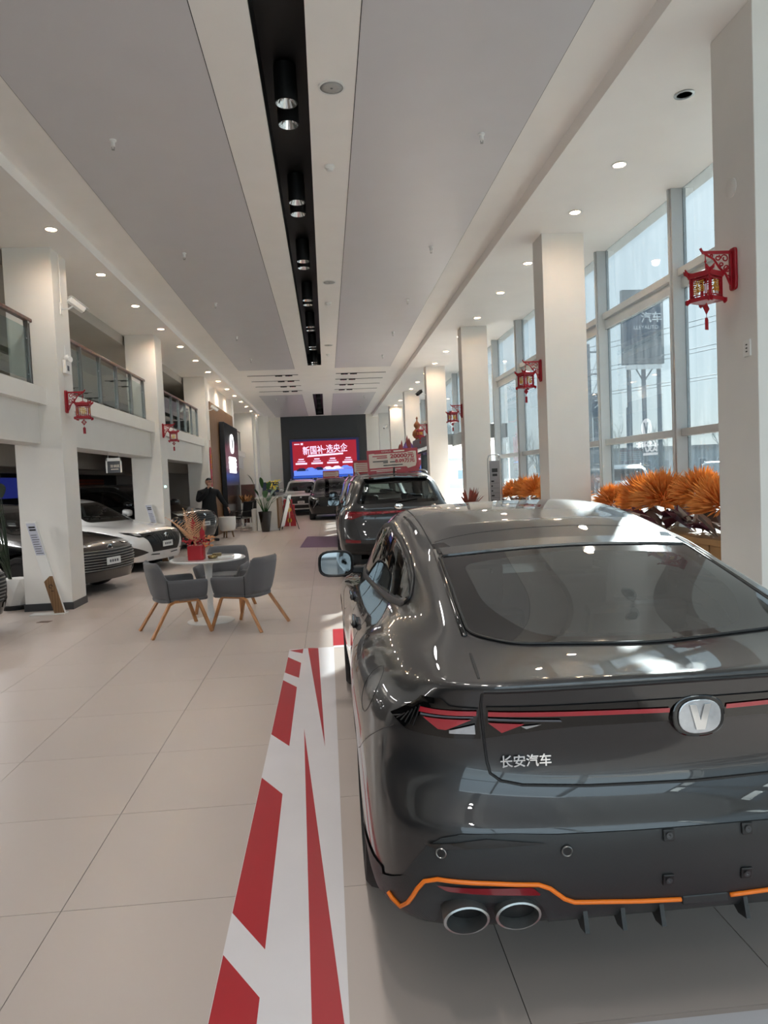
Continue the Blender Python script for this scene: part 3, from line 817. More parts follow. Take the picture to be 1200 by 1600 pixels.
    def oval(rx, rz, n=28, e=.8):
        return [(rx*math.copysign(abs(math.cos(a))**e, math.cos(a)), rz*math.copysign(abs(math.sin(a))**e, math.sin(a))) for a in [2*PI*i/n for i in range(n)]]
    T = Matrix.Translation(c)
    bd = MB().prism(oval(.075, .058), -.012, .01, 'y', 0, T).build('badge', B, root, bevel=.004)
    MB().prism(oval(.060, .047), -.017, -.012, 'y', 0, T).build('badge_disc', M['lampclear'], bd, bevel=.002)
    mk = MB()
    mk.prism([(-.03, .035), (-.012, .035), (0, -.01), (.0, -.035), (-.012, -.035)], -.021, -.017, 'y', 0, T)
    mk.prism([(.03, .035), (.012, .035), (0, -.01), (.0, -.035), (.012, -.035)], -.021, -.017, 'y', 0, T)
    mk.build('badge_mark', M['chrome'], bd)
    # ---- lettering on the boot lid
    p, nr = sh.hit(-.47, .797, 'rear')
    text('lettering', '长安汽车', .036, M['chrome'], root, (-.47, p.y-.004, .797), (PI/2, 0, math.radians(-3)), .002, bold=.0006)
    # ---- lower black bumper
    up = [(.874, .445), (.822, .486), (.785, .549), (.754, .593), (.717, .619), (.666, .631), (.531, .630), (.412, .622), (.184, .618)]
    lo = [(.36, .362), (.43, .362), (.455, .425), (.50, .440), (.70, .446), (.722, .440), (.737, .366), (.76, .36), (.86, .385)]
    poly = up+[(-u, v) for u, v in up][::-1]+[(-u, v) for u, v in lo][::-1]+lo
    lb = sh.patch(poly, 'rear', .006, .025).build('lower_bumper', M['carbon'], root, smooth=True)
    for sd in ('left', 'right'):
        sh.patch([(.20, .385), (.20, .47), (.36, .46), (.60, .42), (.645, .30), (.40, .33)], sd, .005, .03).build('bumper_side', M['blk'], root, smooth=True)
    # orange line
    o1 = [(.852, .412), (.842, .40), (.822, .388), (.804, .414), (.780, .468), (.762, .495), (.729, .507), (.60, .502), (.467, .493), (.436, .480), (.396, .446), (.369, .434), (.18, .419), (.07, .413)]
    for s in (1, -1):
        pts = [(s*u, v) for u, v in o1]
        P_ = sh.path(pts, 'rear', .010, .02)
        MB().tube(P_, .0065, 6).build('orange_line', M['orange'], root, smooth=True)
        r = roundpoly([(s*.734, .490), (s*.705, .476), (s*.458, .463), (s*.484, .487)], .01)
        sh.patch(r, 'rear', .012, .02).build('reflector', M['lampred'], root, smooth=True)
        # dark slot above, parking sensors
        sl = [(s*.76, .600), (s*.60, .621), (s*.44, .604), (s*.53, .601), (s*.73, .590)]
        sh.patch(sl, 'rear', .010, .03).build('bumper_slot', B, root, smooth=True)
        for u, v in ((.718, .580), (.388, .580)):
            p, nr = sh.hit(s*u, v, 'rear'); q = nr.to_track_quat('Z', 'Y').to_matrix().to_4x4(); q.translation = p+nr*.008
            e = MB().lathe([(.017, -.002), (.017, .002), (.0, .002)], 20, Mx=q).build('parking_sensor', M['blk'], root)
            MB().lathe([(.011, .0018), (.013, .004), (.015, .0018)], 20, Mx=q).build('sensor_ring', M['steel'], e)
        for u, v in ((.11, .603), (.11, .478)):
            p, nr = sh.hit(s*u, v, 'rear'); q = nr.to_track_quat('Z', 'Y').to_matrix().to_4x4(); q.translation = p+nr*.006
            e = MB().box(-.016, -.016, 0, .016, .016, .006, 0, q).build('plate_mount', M['blk'], root, bevel=.003)
            MB().lathe([(.006, .006), (.009, .009), (.004, .009), (.0, .007)], 12, Mx=q).build('mount_screw', M['skirt'], e)
        # exhaust pair
        for x in (.665, .525):
            t = Matrix.Translation((s*x, .062, .416)) @ Matrix.Rotation(PI/2+.06, 4, 'X')
            MB().lathe([(.050, -.16), (.058, -.03), (.062, .05), (.062, .062), (.055, .064), (.050, .05), (.048, -.12), (.0, -.12)], 28, Mx=t, sx=1.0, sy=.63).build('exhaust_pipe', M['steel'], root, smooth=True, auto=60)
            # lathe axis points back out of the bumper
        MB().box(s*.59-.13, .13, .37, s*.59+.13, .3, .45).build('exhaust_recess', M['blk'], root)
        for x in (.12, .23, .335):
            MB().prism([(.03, .415), (.008, .34), (.05, .332), (.14, .375), (.14, .41)], s*x-.006, s*x+.006, 'x').build('diffuser_fin', M['carbon'], root)
        mf = sh.patch([(s*.62, .50), (s*.62, .60), (s*.86, .66), (s*.87, .58)], 'front', .006, .03)
        mf.build('head_lamp', M['lampclear'], root, smooth=True)
    MB().box(-.065, .012, .392, .065, .08, .418).build('diffuser_plate', M['carbon'], root, bevel=.004)
    MB().box(-.43, .06, .345, .43, .2, .40).build('diffuser_base', M['blk'], root, bevel=.01)
    MB().box(-.82, .8, .21, .82, 4.3, .27).build('underbody', M['blk'], root)
    sh.patch(roundpoly([(-.5, .30), (.5, .30), (.62, .55), (-.62, .55)], .05), 'front', .005, .05).build('grille', B, root)
    car_inner(root, dict(hw=.80, yr=.45, ya=1.1, yf=3.35, belt=.98, seats=(1.45, 2.35)))
    b = sh.finish('body', P, root)
    b.data.materials.append(M['blk'])
    for f in b.data.polygons:
        c = f.center
        if c.z < .45 and c.y < .7 and (c.z < .41 or c.y < .3): f.material_index = 1
    return root
build_main_car()
SUV = [
 [(0,.22,.42),(.35,.22,.42),(.60,.26,.42),(.76,.36,.42),(.83,.52,.38),(.86,.95,.28),(.86,1.5,.24),(.86,2.2,.24),(.86,2.9,.24),(.86,3.66,.26),(.83,4.15,.27),(.68,4.46,.28),(.38,4.55,.28),(0,4.57,.28)],
 [(0,.07,.50),(.36,.07,.50),(.66,.10,.50),(.83,.22,.50),(.89,.48,.50),(.905,.95,.48),(.90,1.5,.42),(.895,2.2,.40),(.895,2.9,.40),(.905,3.66,.44),(.88,4.18,.46),(.71,4.52,.46),(.39,4.63,.46),(0,4.65,.46)],
 [(0,.0,.66),(.38,.01,.66),(.69,.045,.66),(.86,.17,.66),(.91,.46,.66),(.925,.95,.68),(.915,1.5,.64),(.905,2.2,.60),(.905,2.9,.60),(.92,3.66,.66),(.90,4.18,.66),(.73,4.52,.64),(.40,4.66,.64),(0,4.68,.64)],
 [(0,.05,.82),(.38,.06,.82),(.69,.09,.83),(.85,.19,.83),(.91,.47,.84),(.93,.95,.86),(.915,1.5,.82),(.90,2.2,.80),(.90,2.9,.80),(.925,3.66,.84),(.895,4.15,.82),(.73,4.50,.78),(.40,4.64,.78),(0,4.66,.78)],
 [(0,.10,.98),(.38,.11,.98),(.68,.14,.99),(.82,.24,.99),(.89,.48,1.0),(.91,.95,1.0),(.895,1.5,.97),(.89,2.2,.95),(.89,2.9,.94),(.90,3.66,.96),(.84,4.1,.93),(.68,4.42,.90),(.38,4.55,.90),(0,4.58,.90)],
 [(0,.09,1.13),(.38,.10,1.13),(.66,.13,1.12),(.78,.24,1.12),(.84,.50,1.10),(.86,.95,1.09),(.86,1.5,1.07),(.86,2.2,1.05),(.86,2.9,1.04),(.82,3.6,1.03),(.74,3.95,1.01),(.56,4.25,.98),(.32,4.36,.98),(0,4.38,.99)],
 [(0,.15,1.23),(.37,.16,1.23),(.62,.19,1.22),(.72,.30,1.20),(.775,.55,1.18),(.80,.98,1.17),(.81,1.5,1.15),(.81,2.2,1.14),(.81,2.75,1.12),(.79,3.25,1.10),(.68,3.5,1.07),(.52,3.62,1.07),(.3,3.68,1.08),(0,3.7,1.085)],
 [(0,.28,1.41),(.36,.29,1.41),(.56,.32,1.40),(.64,.42,1.39),(.69,.65,1.40),(.71,1.0,1.41),(.72,1.5,1.42),(.72,2.1,1.42),(.72,2.55,1.39),(.71,2.95,1.29),(.63,3.1,1.27),(.49,3.18,1.28),(.29,3.23,1.285),(0,3.25,1.29)],
 [(0,.36,1.575),(.34,.37,1.57),(.50,.40,1.555),(.56,.48,1.545),(.60,.68,1.56),(.62,1.0,1.58),(.63,1.5,1.60),(.63,1.95,1.60),(.63,2.3,1.58),(.62,2.58,1.53),(.56,2.68,1.515),(.44,2.74,1.525),(.27,2.78,1.535),(0,2.8,1.54)],
 [(0,.52,1.645),(.28,.53,1.64),(.42,.56,1.63),(.46,.62,1.63),(.49,.78,1.64),(.51,1.05,1.65),(.52,1.5,1.66),(.52,1.9,1.655),(.51,2.15,1.645),(.49,2.34,1.62),(.44,2.42,1.605),(.36,2.46,1.61),(.24,2.49,1.615),(0,2.5,1.62)],
]
def clip_u(poly, lo, hi):
    out = poly
    for sgn, c in ((1, lo), (-1, -hi)):
        res = []
        for i in range(len(out)):
            a, b = out[i-1], out[i]; da, db = sgn*a[0]-c, sgn*b[0]-c
            if (da >= 0) != (db >= 0):
                t = da/(da-db); res.append((a[0]+(b[0]-a[0])*t, a[1]+(b[1]-a[1])*t))
            if db >= 0: res.append(b)
        out = res
    return out
def build_car(name, label, x, y, head, kind, paint, front=None, rear=None, level=3, sy=1., sz=1., sx=1., seats=True, glass=None, group=None, lod=1, chrome=None):
    """head: the way the nose points, as an angle from +Y (clockwise positive); x, y: the middle of the rear end"""
    root = thing(name, label, 'car', (x, y, 0), -head, group)
    T = SEDAN if kind == 'sedan' else SUV
    sh = Shell([[(a*sx, b*sy, c*sz) for a, b, c in r] for r in T], crease=[(5, 0, 3, .4), (2, 0, 3, .4)], level=level)
    sh.kill = set()
    G = glass or M['carglass']; B = M['blkgloss']
    def S(p): return [(u*sy, v*sz) for u, v in p]        # side coordinates
    def F(p): return [(u*sx, v*sz) for u, v in p]        # front or rear coordinates
    suv = kind != 'sedan'
    if suv:
        rg = roundpoly(F([(-.64, 1.20), (.64, 1.20), (.52, 1.55), (-.52, 1.55)]), .06)
        dl = roundpoly(S([(.42, 1.20), (.75, 1.15), (2.0, 1.125), (3.25, 1.10), (2.95, 1.27), (2.5, 1.475), (2.2, 1.53), (1.4, 1.545), (.72, 1.52)]), .05, 3)
        ws = roundpoly(F([(-.70, 1.12), (.70, 1.12), (.56, 1.52), (-.56, 1.52)]), .06); pill = (1.02, 2.08); ax = (.95, 3.66); R = .36; belt = 1.08
    else:
        rg = roundpoly(F([(-.585, 1.085), (-.47, 1.06), (.47, 1.06), (.585, 1.085), (.485, 1.284), (-.485, 1.284)]), .05)
        dl = roundpoly([(1.03, 1.085), (1.30, 1.195), (1.75, 1.285), (2.15, 1.315), (2.5, 1.29), (2.9, 1.155), (3.22, 1.0), (2.9, .985), (2.0, 1.015), (1.45, 1.05), (1.12, 1.06)], .04, 3)
        ws = roundpoly(F([(-.66, .965), (.66, .965), (.50, 1.335), (-.50, 1.335)]), .06); pill = (2.16,); ax = (.98, 3.73); R = .335; belt = .98
    if rear is not None or not front: window_set(sh, root, rg, inset(rg, .045), 'rear', 'rear_window', G)
    window_set(sh, root, ws, inset(ws, .05), 'front', 'windshield', M['clearglass'] if seats else G)
    for sd, s in (('left', -1), ('right', 1)):
        ins = inset(dl, .02)
        cuts = [0]+[p*sy for p in pill]+[9]
        for a, b in zip(cuts[:-1], cuts[1:]):
            g = clip_u(ins, a+.03, b-.03)
            if len(g) < 3: continue
            if seats: sh.cut(g, sd)
            sh.patch(g, sd, .002, .06).build('side_window', G, root, smooth=True)
        sh.seam(dl, sd, .016, 0., closed=True, flat=.6).build('window_frame', chrome or M['blk'], root, smooth=True)
        for p in pill:
            p *= sy; zz = [v for u, v in dl if abs(u-p) < .5]
            sh.patch([(p-.035, min(zz)+.02), (p+.035, min(zz)+.02), (p+.035, max(zz)-.02), (p-.035, max(zz)-.02)], sd, .003, .06).build('door_pillar', B, root, smooth=True)
        q = MB()
        for p in (pill+((3.22,) if not suv else (3.2,))):
            sh.seam(S([(p, belt+.02), (p+.02, .8), (p, .42)]), sd, .004, mb=q)
        q.build('door_seam', M['blk'], root)
        for p in (1.55, 2.5): sh.seam(S([(p-.11, belt-.14), (p+.11, belt-.14)]), sd, .014, .01).build('door_handle', chrome or paint, root, smooth=True)
        if lod: mirror_arm(root, s, 3.05*sy, belt+.09, .85*sx, paint, M['mirror'])
        if suv:
            sh.patch(S([(1.35, .26), (3.28, .26), (3.25, .42), (1.38, .42)]), sd, .006, .06).build('side_skirt', M['blk'], root, smooth=True)
            rr = sh.path([(s*(.56-.03*abs(t-.5))*sx, (.7+1.75*t)*sy) for t in np.linspace(0, 1, 12)], 'top', .0, .1)
            for i, p in enumerate(rr): p.z += .045*math.sin(PI*i/(len(rr)-1))**.35
            MB().tube(rr, .017, 6).build('roof_rail', M['steel'], root, smooth=True)
    for y_ in ax:
        yy = y_*sy; sh.arch(yy, R, R+.04)
        for s in (-1, 1):
            a = MB(); n = 18; vs = []
            for i in range(n+1):
                th = -.25+(PI+.5)*i/n
                for xx in (.58, .895): vs.append((s*xx*sx, yy+(R+.041)*math.cos(th), R+(R+.041)*math.sin(th)))
            a.add(vs, [(2*i, 2*i+1, 2*i+3, 2*i+2) for i in range(n)]); a.build('wheel_liner', M['blk'], root, smooth=True)
            make_wheel(root, s*.79*sx, yy, R, .23, s, lod=lod)
    MB().box(-.82*sx, .8, .22, .82*sx, 4.2*sy, .3).build('underbody', M['blk'], root)
    # ---- front
    if front:
        bz = .74*sz if not suv else .84*sz
        if front == 'sport':        # white fastback: thin lamps, wide mesh grille, three-cornered intakes
            gp = [(-.64, .72), (-.30, .745), (.30, .745), (.64, .72), (.52, .60), (.40, .37), (-.40, .37), (-.52, .60)]
            gr = sh.patch(gp, 'front', .006, .04).build('grille', M['grilleblk'], root, smooth=True)
            for k in range(-5, 6):
                a = MB(); sh.seam([(k*.075-.06, .44+abs(k)*.022), (k*.075+.03, .70)], 'front', .006, .010, mb=a); a.build('grille_bar', M['skirt'], gr, smooth=True)
            for s in (1, -1):
                h = sh.patch([(s*.30, .745), (s*.62, .735), (s*.82, .775), (s*.80, .735), (s*.66, .665), (s*.56, .665), (s*.30, .70)], 'front', .008, .03).build('head_lamp', B, root, smooth=True)
                sh.patch([(s*.62, .728), (s*.74, .742), (s*.70, .70), (s*.60, .685)], 'front', .013, .02).build('lamp_lens', M['lampclear'], h, smooth=True)
                sh.seam([(s*.32, .735), (s*.60, .722)], 'front', .009, .012).build('light_strip', M['lampclear'], h, smooth=True)
                sh.patch([(s*.80, .50), (s*.84, .33), (s*.78, .29), (s*.50, .37)], 'front', .007, .03).build('side_intake', B, root, smooth=True)
                sh.patch([(s*.40, .335), (s*.18, .32), (s*.18, .30), (s*.45, .315)], 'front', .007, .03).build('lip_slot', B, root, smooth=True)
            pz, bz = .50, .66
        elif front == 'slats':      # dark fastback with body-wide thin bars
            gp = [(-.74, .68), (.74, .68), (.66, .36), (-.66, .36)]
            gr = sh.patch(gp, 'front', .004, .05).build('grille', M['grilleblk'], root, smooth=True)
            for k in range(8):
                z = .39+.04*k; hw = .58+.016*k
                sh.seam([(-hw, z), (0, z-.012), (hw, z)], 'front', .008, .010).build('grille_bar', M['steel'], gr, smooth=True)
            for s in (1, -1):
                h = sh.patch([(s*.40, .765), (s*.70, .775), (s*.83, .80), (s*.82, .745), (s*.70, .72), (s*.41, .735)], 'front', .008, .03).build('head_lamp', M['lampclear'], root, smooth=True)
                sh.patch([(s*.60, .34), (s*.84, .42), (s*.82, .28), (s*.60, .28)], 'front', .007, .03).build('side_intake', B, root, smooth=True)
            pz, bz = .50, .70
        else:                       # upright suv nose
            gp = [(-.50, .90), (.50, .90), (.46, .56), (-.46, .56)]
            gr = sh.patch(F(gp), 'front', .005, .05).build('grille', M['grilleblk'], root, smooth=True)
            for k in range(6 if lod else 4):
                z = .60+(.052 if lod else .075)*k
                sh.seam(F([(-.45, z), (0, z-.01), (.45, z)]), 'front', .010, .012).build('grille_bar', M['rim'], gr, smooth=True)
            for s in (1, -1):
                h = sh.patch(F([(s*.52, .90), (s*.80, .94), (s*.82, .86), (s*.70, .80), (s*.52, .82)]), 'front', .008, .04).build('head_lamp', B, root, smooth=True)
                sh.patch(F([(s*.55, .88), (s*.77, .915), (s*.74, .86), (s*.56, .845)]), 'front', .013, .03).build('lamp_lens', M['lampclear'], h, smooth=True)
                sh.patch(F([(s*.52, .60), (s*.84, .72), (s*.80, .46), (s*.56, .42)]), 'front', .007, .05).build('side_intake', B, root, smooth=True)
                sh.seam(F([(s*.56, .78), (s*.72, .50)]), 'front', .010, .012).build('chrome_blade', M['chrome'], root, smooth=True)
            sh.patch(F([(-.50, .50), (.50, .50), (.45, .34), (-.45, .34)]), 'front', .006, .06).build('lower_grille', B, root, smooth=True)
            pz, bz = .62, .83
        p, nr = sh.hit(0, pz*sz, 'front')
        if p:
            o = MB().box(-.16, p.y+.012, pz*sz-.055, .16, p.y+.024, pz*sz+.055).build('plate', M['plate'], root, bevel=.004)
            for k in range(4): MB().box(-.10+k*.055, p.y+.024, pz*sz-.02, -.065+k*.055, p.y+.026, pz*sz+.02).build('plate_mark', M['ink'], o)
        p, nr = sh.hit(0, bz*sz, 'front')
        if p: MB().lathe([(.055, 0), (.055, .015), (.04, .02), (0, .02)], 20, Mx=Matrix.Translation(p) @ Matrix.Rotation(-PI/2, 4, 'X')).build('badge', M['chrome'], root, smooth=True, auto=40)
    # ---- rear
    if rear:
        lb = [(-.80, 1.10), (-.40, 1.085), (0, 1.09), (.40, 1.085), (.80, 1.10), (.82, .99), (.72, .97), (.55, 1.03), (0, 1.05), (-.55, 1.03), (-.72, .97), (-.82, .99)]
        lp = sh.patch(F(lb), 'rear', .006, .04).build('light_bar', M['lampred'], root, smooth=True)
        for k in range(-7, 8):
            sh.patch(F([(k*.1-.04, 1.078), (k*.1+.03, 1.078), (k*.1+.04, 1.062), (k*.1-.03, 1.062)]), 'rear', .010, .05).build('light_segment', M['lampredlit'], lp, smooth=True)
        p, nr = sh.hit(0, 1.15*sz, 'rear')
        MB().lathe([(.055, 0), (.055, .015), (.04, .02), (0, .02)], 20, Mx=Matrix.Translation(p) @ Matrix.Rotation(PI/2, 4, 'X') @ Matrix.Diagonal((1.2, .8, 1, 1))).build('badge', M['chrome'], root, smooth=True, auto=40)
        sh.patch(F([(-.27, .88), (.27, .88), (.27, .70), (-.27, .70)]), 'rear', .004, .06).build('plate_recess', B, root, smooth=True)
        sh.patch(F([(-.84, .60), (.84, .60), (.80, .42), (-.80, .42)]), 'rear', .006, .06).build('lower_bumper', M['blk'], root, smooth=True)
        for s in (1, -1): sh.patch(F([(s*.60, .66), (s*.82, .68), (s*.82, .63), (s*.60, .62)]), 'rear', .008, .04).build('reflector', M['lampred'], root, smooth=True)
        z = MB()
        for s in (1, -1): sh.seam(F([(s*.66, 1.13), (s*.67, .95), (s*.60, .66), (0, .64)]), 'rear', .005, mb=z)
        z.build('tailgate_seam', M['blk'], root)
        sp = sh.path(F([(-.50, 1.575), (0, 1.60), (.50, 1.575)]), 'rear', .0)
        v = []
        for p in sp: v += [p+Vector((0, .08, .03)), p+Vector((0, -.10, .01)), p+Vector((0, -.10, -.012)), p+Vector((0, .04, -.02))]
        n = len(sp)
        MB().add(v, [(4*i+k, 4*i+(k+1) % 4, 4*i+4+(k+1) % 4, 4*i+4+k) for i in range(n-1) for k in range(4)]+[(0, 1, 2, 3), (4*n-4, 4*n-3, 4*n-2, 4*n-1)]).build('roof_spoiler', B, root, smooth=True, auto=30)
        wp = sh.path(F([(-.02, 1.21), (.30, 1.25)]), 'rear', .02); MB().tube(wp, .010, 6).build('rear_wiper', M['blk'], root)
        MB().prism([(.60, 1.66), (.68, 1.655), (.60, 1.75), (.57, 1.75)], -.012, .012, 'x').build('roof_antenna', M['blk'], root)
    if seats: car_inner(root, dict(hw=.84*sx, yr=.25, ya=1.1, yf=3.4*sy, belt=belt*sz-.02, seats=(1.3*sy, 2.2*sy) if suv else (1.45, 2.35)))
    sh.finish('body', paint, root)
    return root
def nose_at(px, py, head, L):      # rear-centre of a car of length L whose nose is at px, py
    return px-math.sin(head)*L, py-math.cos(head)*L
build_car('suv', 'dark suv with full-width red tail light, ahead of the graphite fastback', 1.07, 10.75, 0, 'suv', M['paint_dark'], rear=True, glass=M['clearglass'])
build_car('suv', 'dark suv farther up the row, partly hidden by the first dark suv', 1.12, 16.6, 0, 'suv', M['paint_dark'], rear=True, glass=M['clearglass'], level=2, chrome=M['chrome'])
W = M['paint_white']
hd = math.radians(112)
bx, by = nose_at(-3.17, 14.3, hd, 4.68)
build_car('sedan', 'white fastback sedan with black mesh grille, nose out of the left bay', bx, by, hd, 'sedan', W, front='sport')
bx, by = nose_at(-3.35, 11.35, hd, 4.68)
build_car('sedan', 'dark grey sedan with thin grille bars beside the white sedan', bx, by, hd, 'sedan', M['paint_blue'], front='slats')
bx, by = nose_at(-3.93, 8.0, hd, 4.68)
build_car('sedan', 'black sedan cut off by the picture edge beside the white planter', bx, by, hd, 'sedan', M['paint_black'], front='slats')
hd2 = math.radians(115)
bx, by = nose_at(-3.12, 18.6, hd2, 4.68)
build_car('suv', 'dark suv with chrome slat grille, nose out of the second left bay', bx, by, hd2, 'suv', M['paint_blue'], front='suv', level=2)
build_car('suv', 'white suv facing the viewer at the far end below the screen', -1.22, 37.85, PI, 'suv', M['paint_white'], front='suv', level=2, lod=1)
build_car('suv', 'black suv facing the viewer beside the far white suv', .15, 32.95, PI, 'suv', M['paint_black'], front='suv', level=2, lod=1)
# ================================================================ floor markings and furniture
def floor_film():
    wt = MB().box(-.428, .6, 0, -.008, 6.81, .0012).box(-.008, 6.78, 0, 2.5, 7.05, .0012)
    wt.box(-.008, 1.2, 0, 2.5, 1.93, .0012).box(2.1, 1.93, 0, 2.5, 6.78, .0012)
    o = tag(wt.build('floor_marking', M['whitetape']), 'white floor film with red blocks and spikes framing the graphite fastback', 'floor marking')
    def flat(name, pts):
        MB().prism(pts, .0012, .002, 'z').build(name, M['redtape'], o)
    for b in FILM_BLOCKS: flat('red_block', b)
    for b in FILM_SPIKES: flat('red_spike', b)
    tag(MB().prism([(-.012, 6.86), (.25, 6.86), (.25, 7.62), (-.012, 7.62)], 0, .0015, 'z').build('floor_marking', M['redtape']), 'red floor film square beyond the white strip by the front wheel', 'floor marking')
    tag(MB().prism([(-.72, 17.3), (.22, 16.9), (.22, 20.1), (-.63, 20.6)], 0, .0015, 'z').build('floor_marking', mat('violet_film', '#4c3d58', .3, noise=.08)), 'violet floor film in the aisle beside the dark suvs', 'floor marking')
FILM_BLOCKS = [[(-0.298, 6.621), (-0.297, 6.802), (-0.421, 6.763)], [(-0.426, 5.989), (-0.3, 5.802), (-0.3, 6.276), (-0.426, 6.512)], [(-0.426, 4.525), (-0.301, 4.3), (-0.306, 5.536), (-0.426, 5.759)], [(-0.426, 2.641), (-0.286, 2.412), (-0.301, 3.634), (-0.426, 3.859)], [(-0.426, 1.76), (-0.279, 1.703), (-0.283, 2.181), (-0.426, 2.403)]]
FILM_SPIKES = [[(-0.085, 4.245), (-0.156, 6.796), (-0.254, 6.822)], [(-0.117, 2.004), (-0.02, 1.991), (-0.221, 4.588)]]
for k in range(6):      # the rear band repeats the blocks sideways
    x = .1+.42*k
    FILM_BLOCKS.append([(x, 1.25), (x+.25, 1.25), (x+.33, 1.55), (x+.08, 1.55)])
    FILM_SPIKES.append([(x-.1, 1.68), (x+.3, 1.62), (x+.3, 1.80)])
floor_film()

def armchair(loc, head, label):
    t = thing('armchair', label, 'chair', (*loc, 0), -head, 'grey armchairs round the table')
    # tub shell: seat height .42; front towards +y
    n = 28; outer, vs, fs = [], [], []
    def prof(a):            # a: 0 at the front right round the back to the front left
        t = abs(a)          # 0 back .. 1 front
        return t
    rows = []
    N = 33
    for k in range(N):
        u = -1+2*k/(N-1); au = abs(u)
        # plan curve, a rounded U
        ang = u*2.05
        w, d = .315, .30
        x = w*math.copysign(abs(math.sin(ang))**.62, ang) if abs(ang) < PI/2 else w*math.copysign(1, ang)
        y = -d*abs(math.cos(ang))**.8 if abs(ang) < PI/2 else (abs(ang)-PI/2)/(2.05-PI/2)*.30
        s = max(0, min(1, (au-.36)/.22)); s = s*s*(3-2*s)
        top = .80*(1-s)+.60*s-.02*max(0, au-.6)
        rows.append((x, y, top, au))
    lev = [(.0, .74), (.33, .86), (.66, .95), (1., 1.03)]
    def ringpts(off, zlo):
        out = []
        for (x, y, top, au) in rows:
            col = []
            for f, sc in lev:
                z = zlo+(top-zlo)*f
                lean = sc if au < .5 else sc*.35+.65*(.8+.2*f+.05)
                xx = x*lean; yy = y*(sc if y < 0 else 1)
                l = math.hypot(x, min(y, 0)-.0)+1e-6
                xx -= off*(x/l); yy -= off*((min(y, 0))/l)
                col.append((xx, yy, z))
            out.append(col)
        return out
    A = ringpts(0, .36); Bq = ringpts(.055, .42)
    m = MB(); L = len(lev)
    vs = [p for c in A for p in c]+[p for c in Bq for p in c]; o = N*L
    fs = []
    for k in range(N-1):
        for r in range(L-1):
            fs.append((k*L+r, (k+1)*L+r, (k+1)*L+r+1, k*L+r+1)); fs.append((o+k*L+r, o+k*L+r+1, o+(k+1)*L+r+1, o+(k+1)*L+r))
        fs.append((k*L+L-1, (k+1)*L+L-1, o+(k+1)*L+L-1, o+k*L+L-1)); fs.append((k*L, o+k*L, o+(k+1)*L, (k+1)*L))
    for k in (0, N-1):
        for r in range(L-1): fs.append((k*L+r, k*L+r+1, o+k*L+r+1, o+k*L+r))
    m.add(vs, fs)
    sh = m.build('shell', M['fabric'], t, smooth=True)
    sb = sh.modifiers.new('s', 'SUBSURF'); sb.levels = 1; sb.render_levels = 1
    # underside of the tub and the seat cushion
    U = [(c[0][0], c[0][1]) for c in A]
    MB().prism(U, .35, .40, 'z').build('seat_base', M['fabric'], t, bevel=.02)
    MB().prism([(x*.86, y*.86+.01) for x, y in U], .40, .47, 'z').build('seat', M['fabric'], t, bevel=.03)
    for s in (1, -1):
        sm = MB(); k = 7 if s < 0 else N-8
        sm.tube([Vector(p)*1.0+Vector((s*.004, -.0, 0)) for p in A[k]], .004, 5).build('side_seam', M['blk'], t)
    for s in (1, -1):
        fr = MB()
        fr.tube([(s*.29, .31, 0), (s*.245, .20, .335), (s*.235, .18, .362), (s*.235, -.06, .362), (s*.24, -.12, .335), (s*.30, -.33, 0)], .021, 4, flat=1.25)
        fr.build('leg_frame', M['wood'], t, bevel=.004)
    return t
ch = armchair((-1.73, 8.02), math.radians(64), 'grey tub armchair at the table, nearest the left columns')
armchair((-.93, 8.08), math.radians(-64), 'grey tub armchair on the aisle side of the table')
armchair((-1.36, 9.25), math.radians(188), 'grey tub armchair behind the round table')
def round_table():
    t = thing('side_table', 'small round white pedestal table between three armchairs', 'table', (-1.43, 8.51, 0))
    MB().lathe([(0, .715), (.40, .715), (.43, .725), (.435, .738), (.425, .745), (0, .745)], 48).build('tabletop', M['whitegloss'], t, smooth=True, auto=30)
    MB().lathe([(.27, 0), (.272, .008), (.20, .02), (.06, .04), (.04, .08), (.033, .2), (.036, .5), (.05, .66), (.09, .714), (0, .714)], 36).build('pedestal', M['white'], t, smooth=True, auto=50)
round_table()
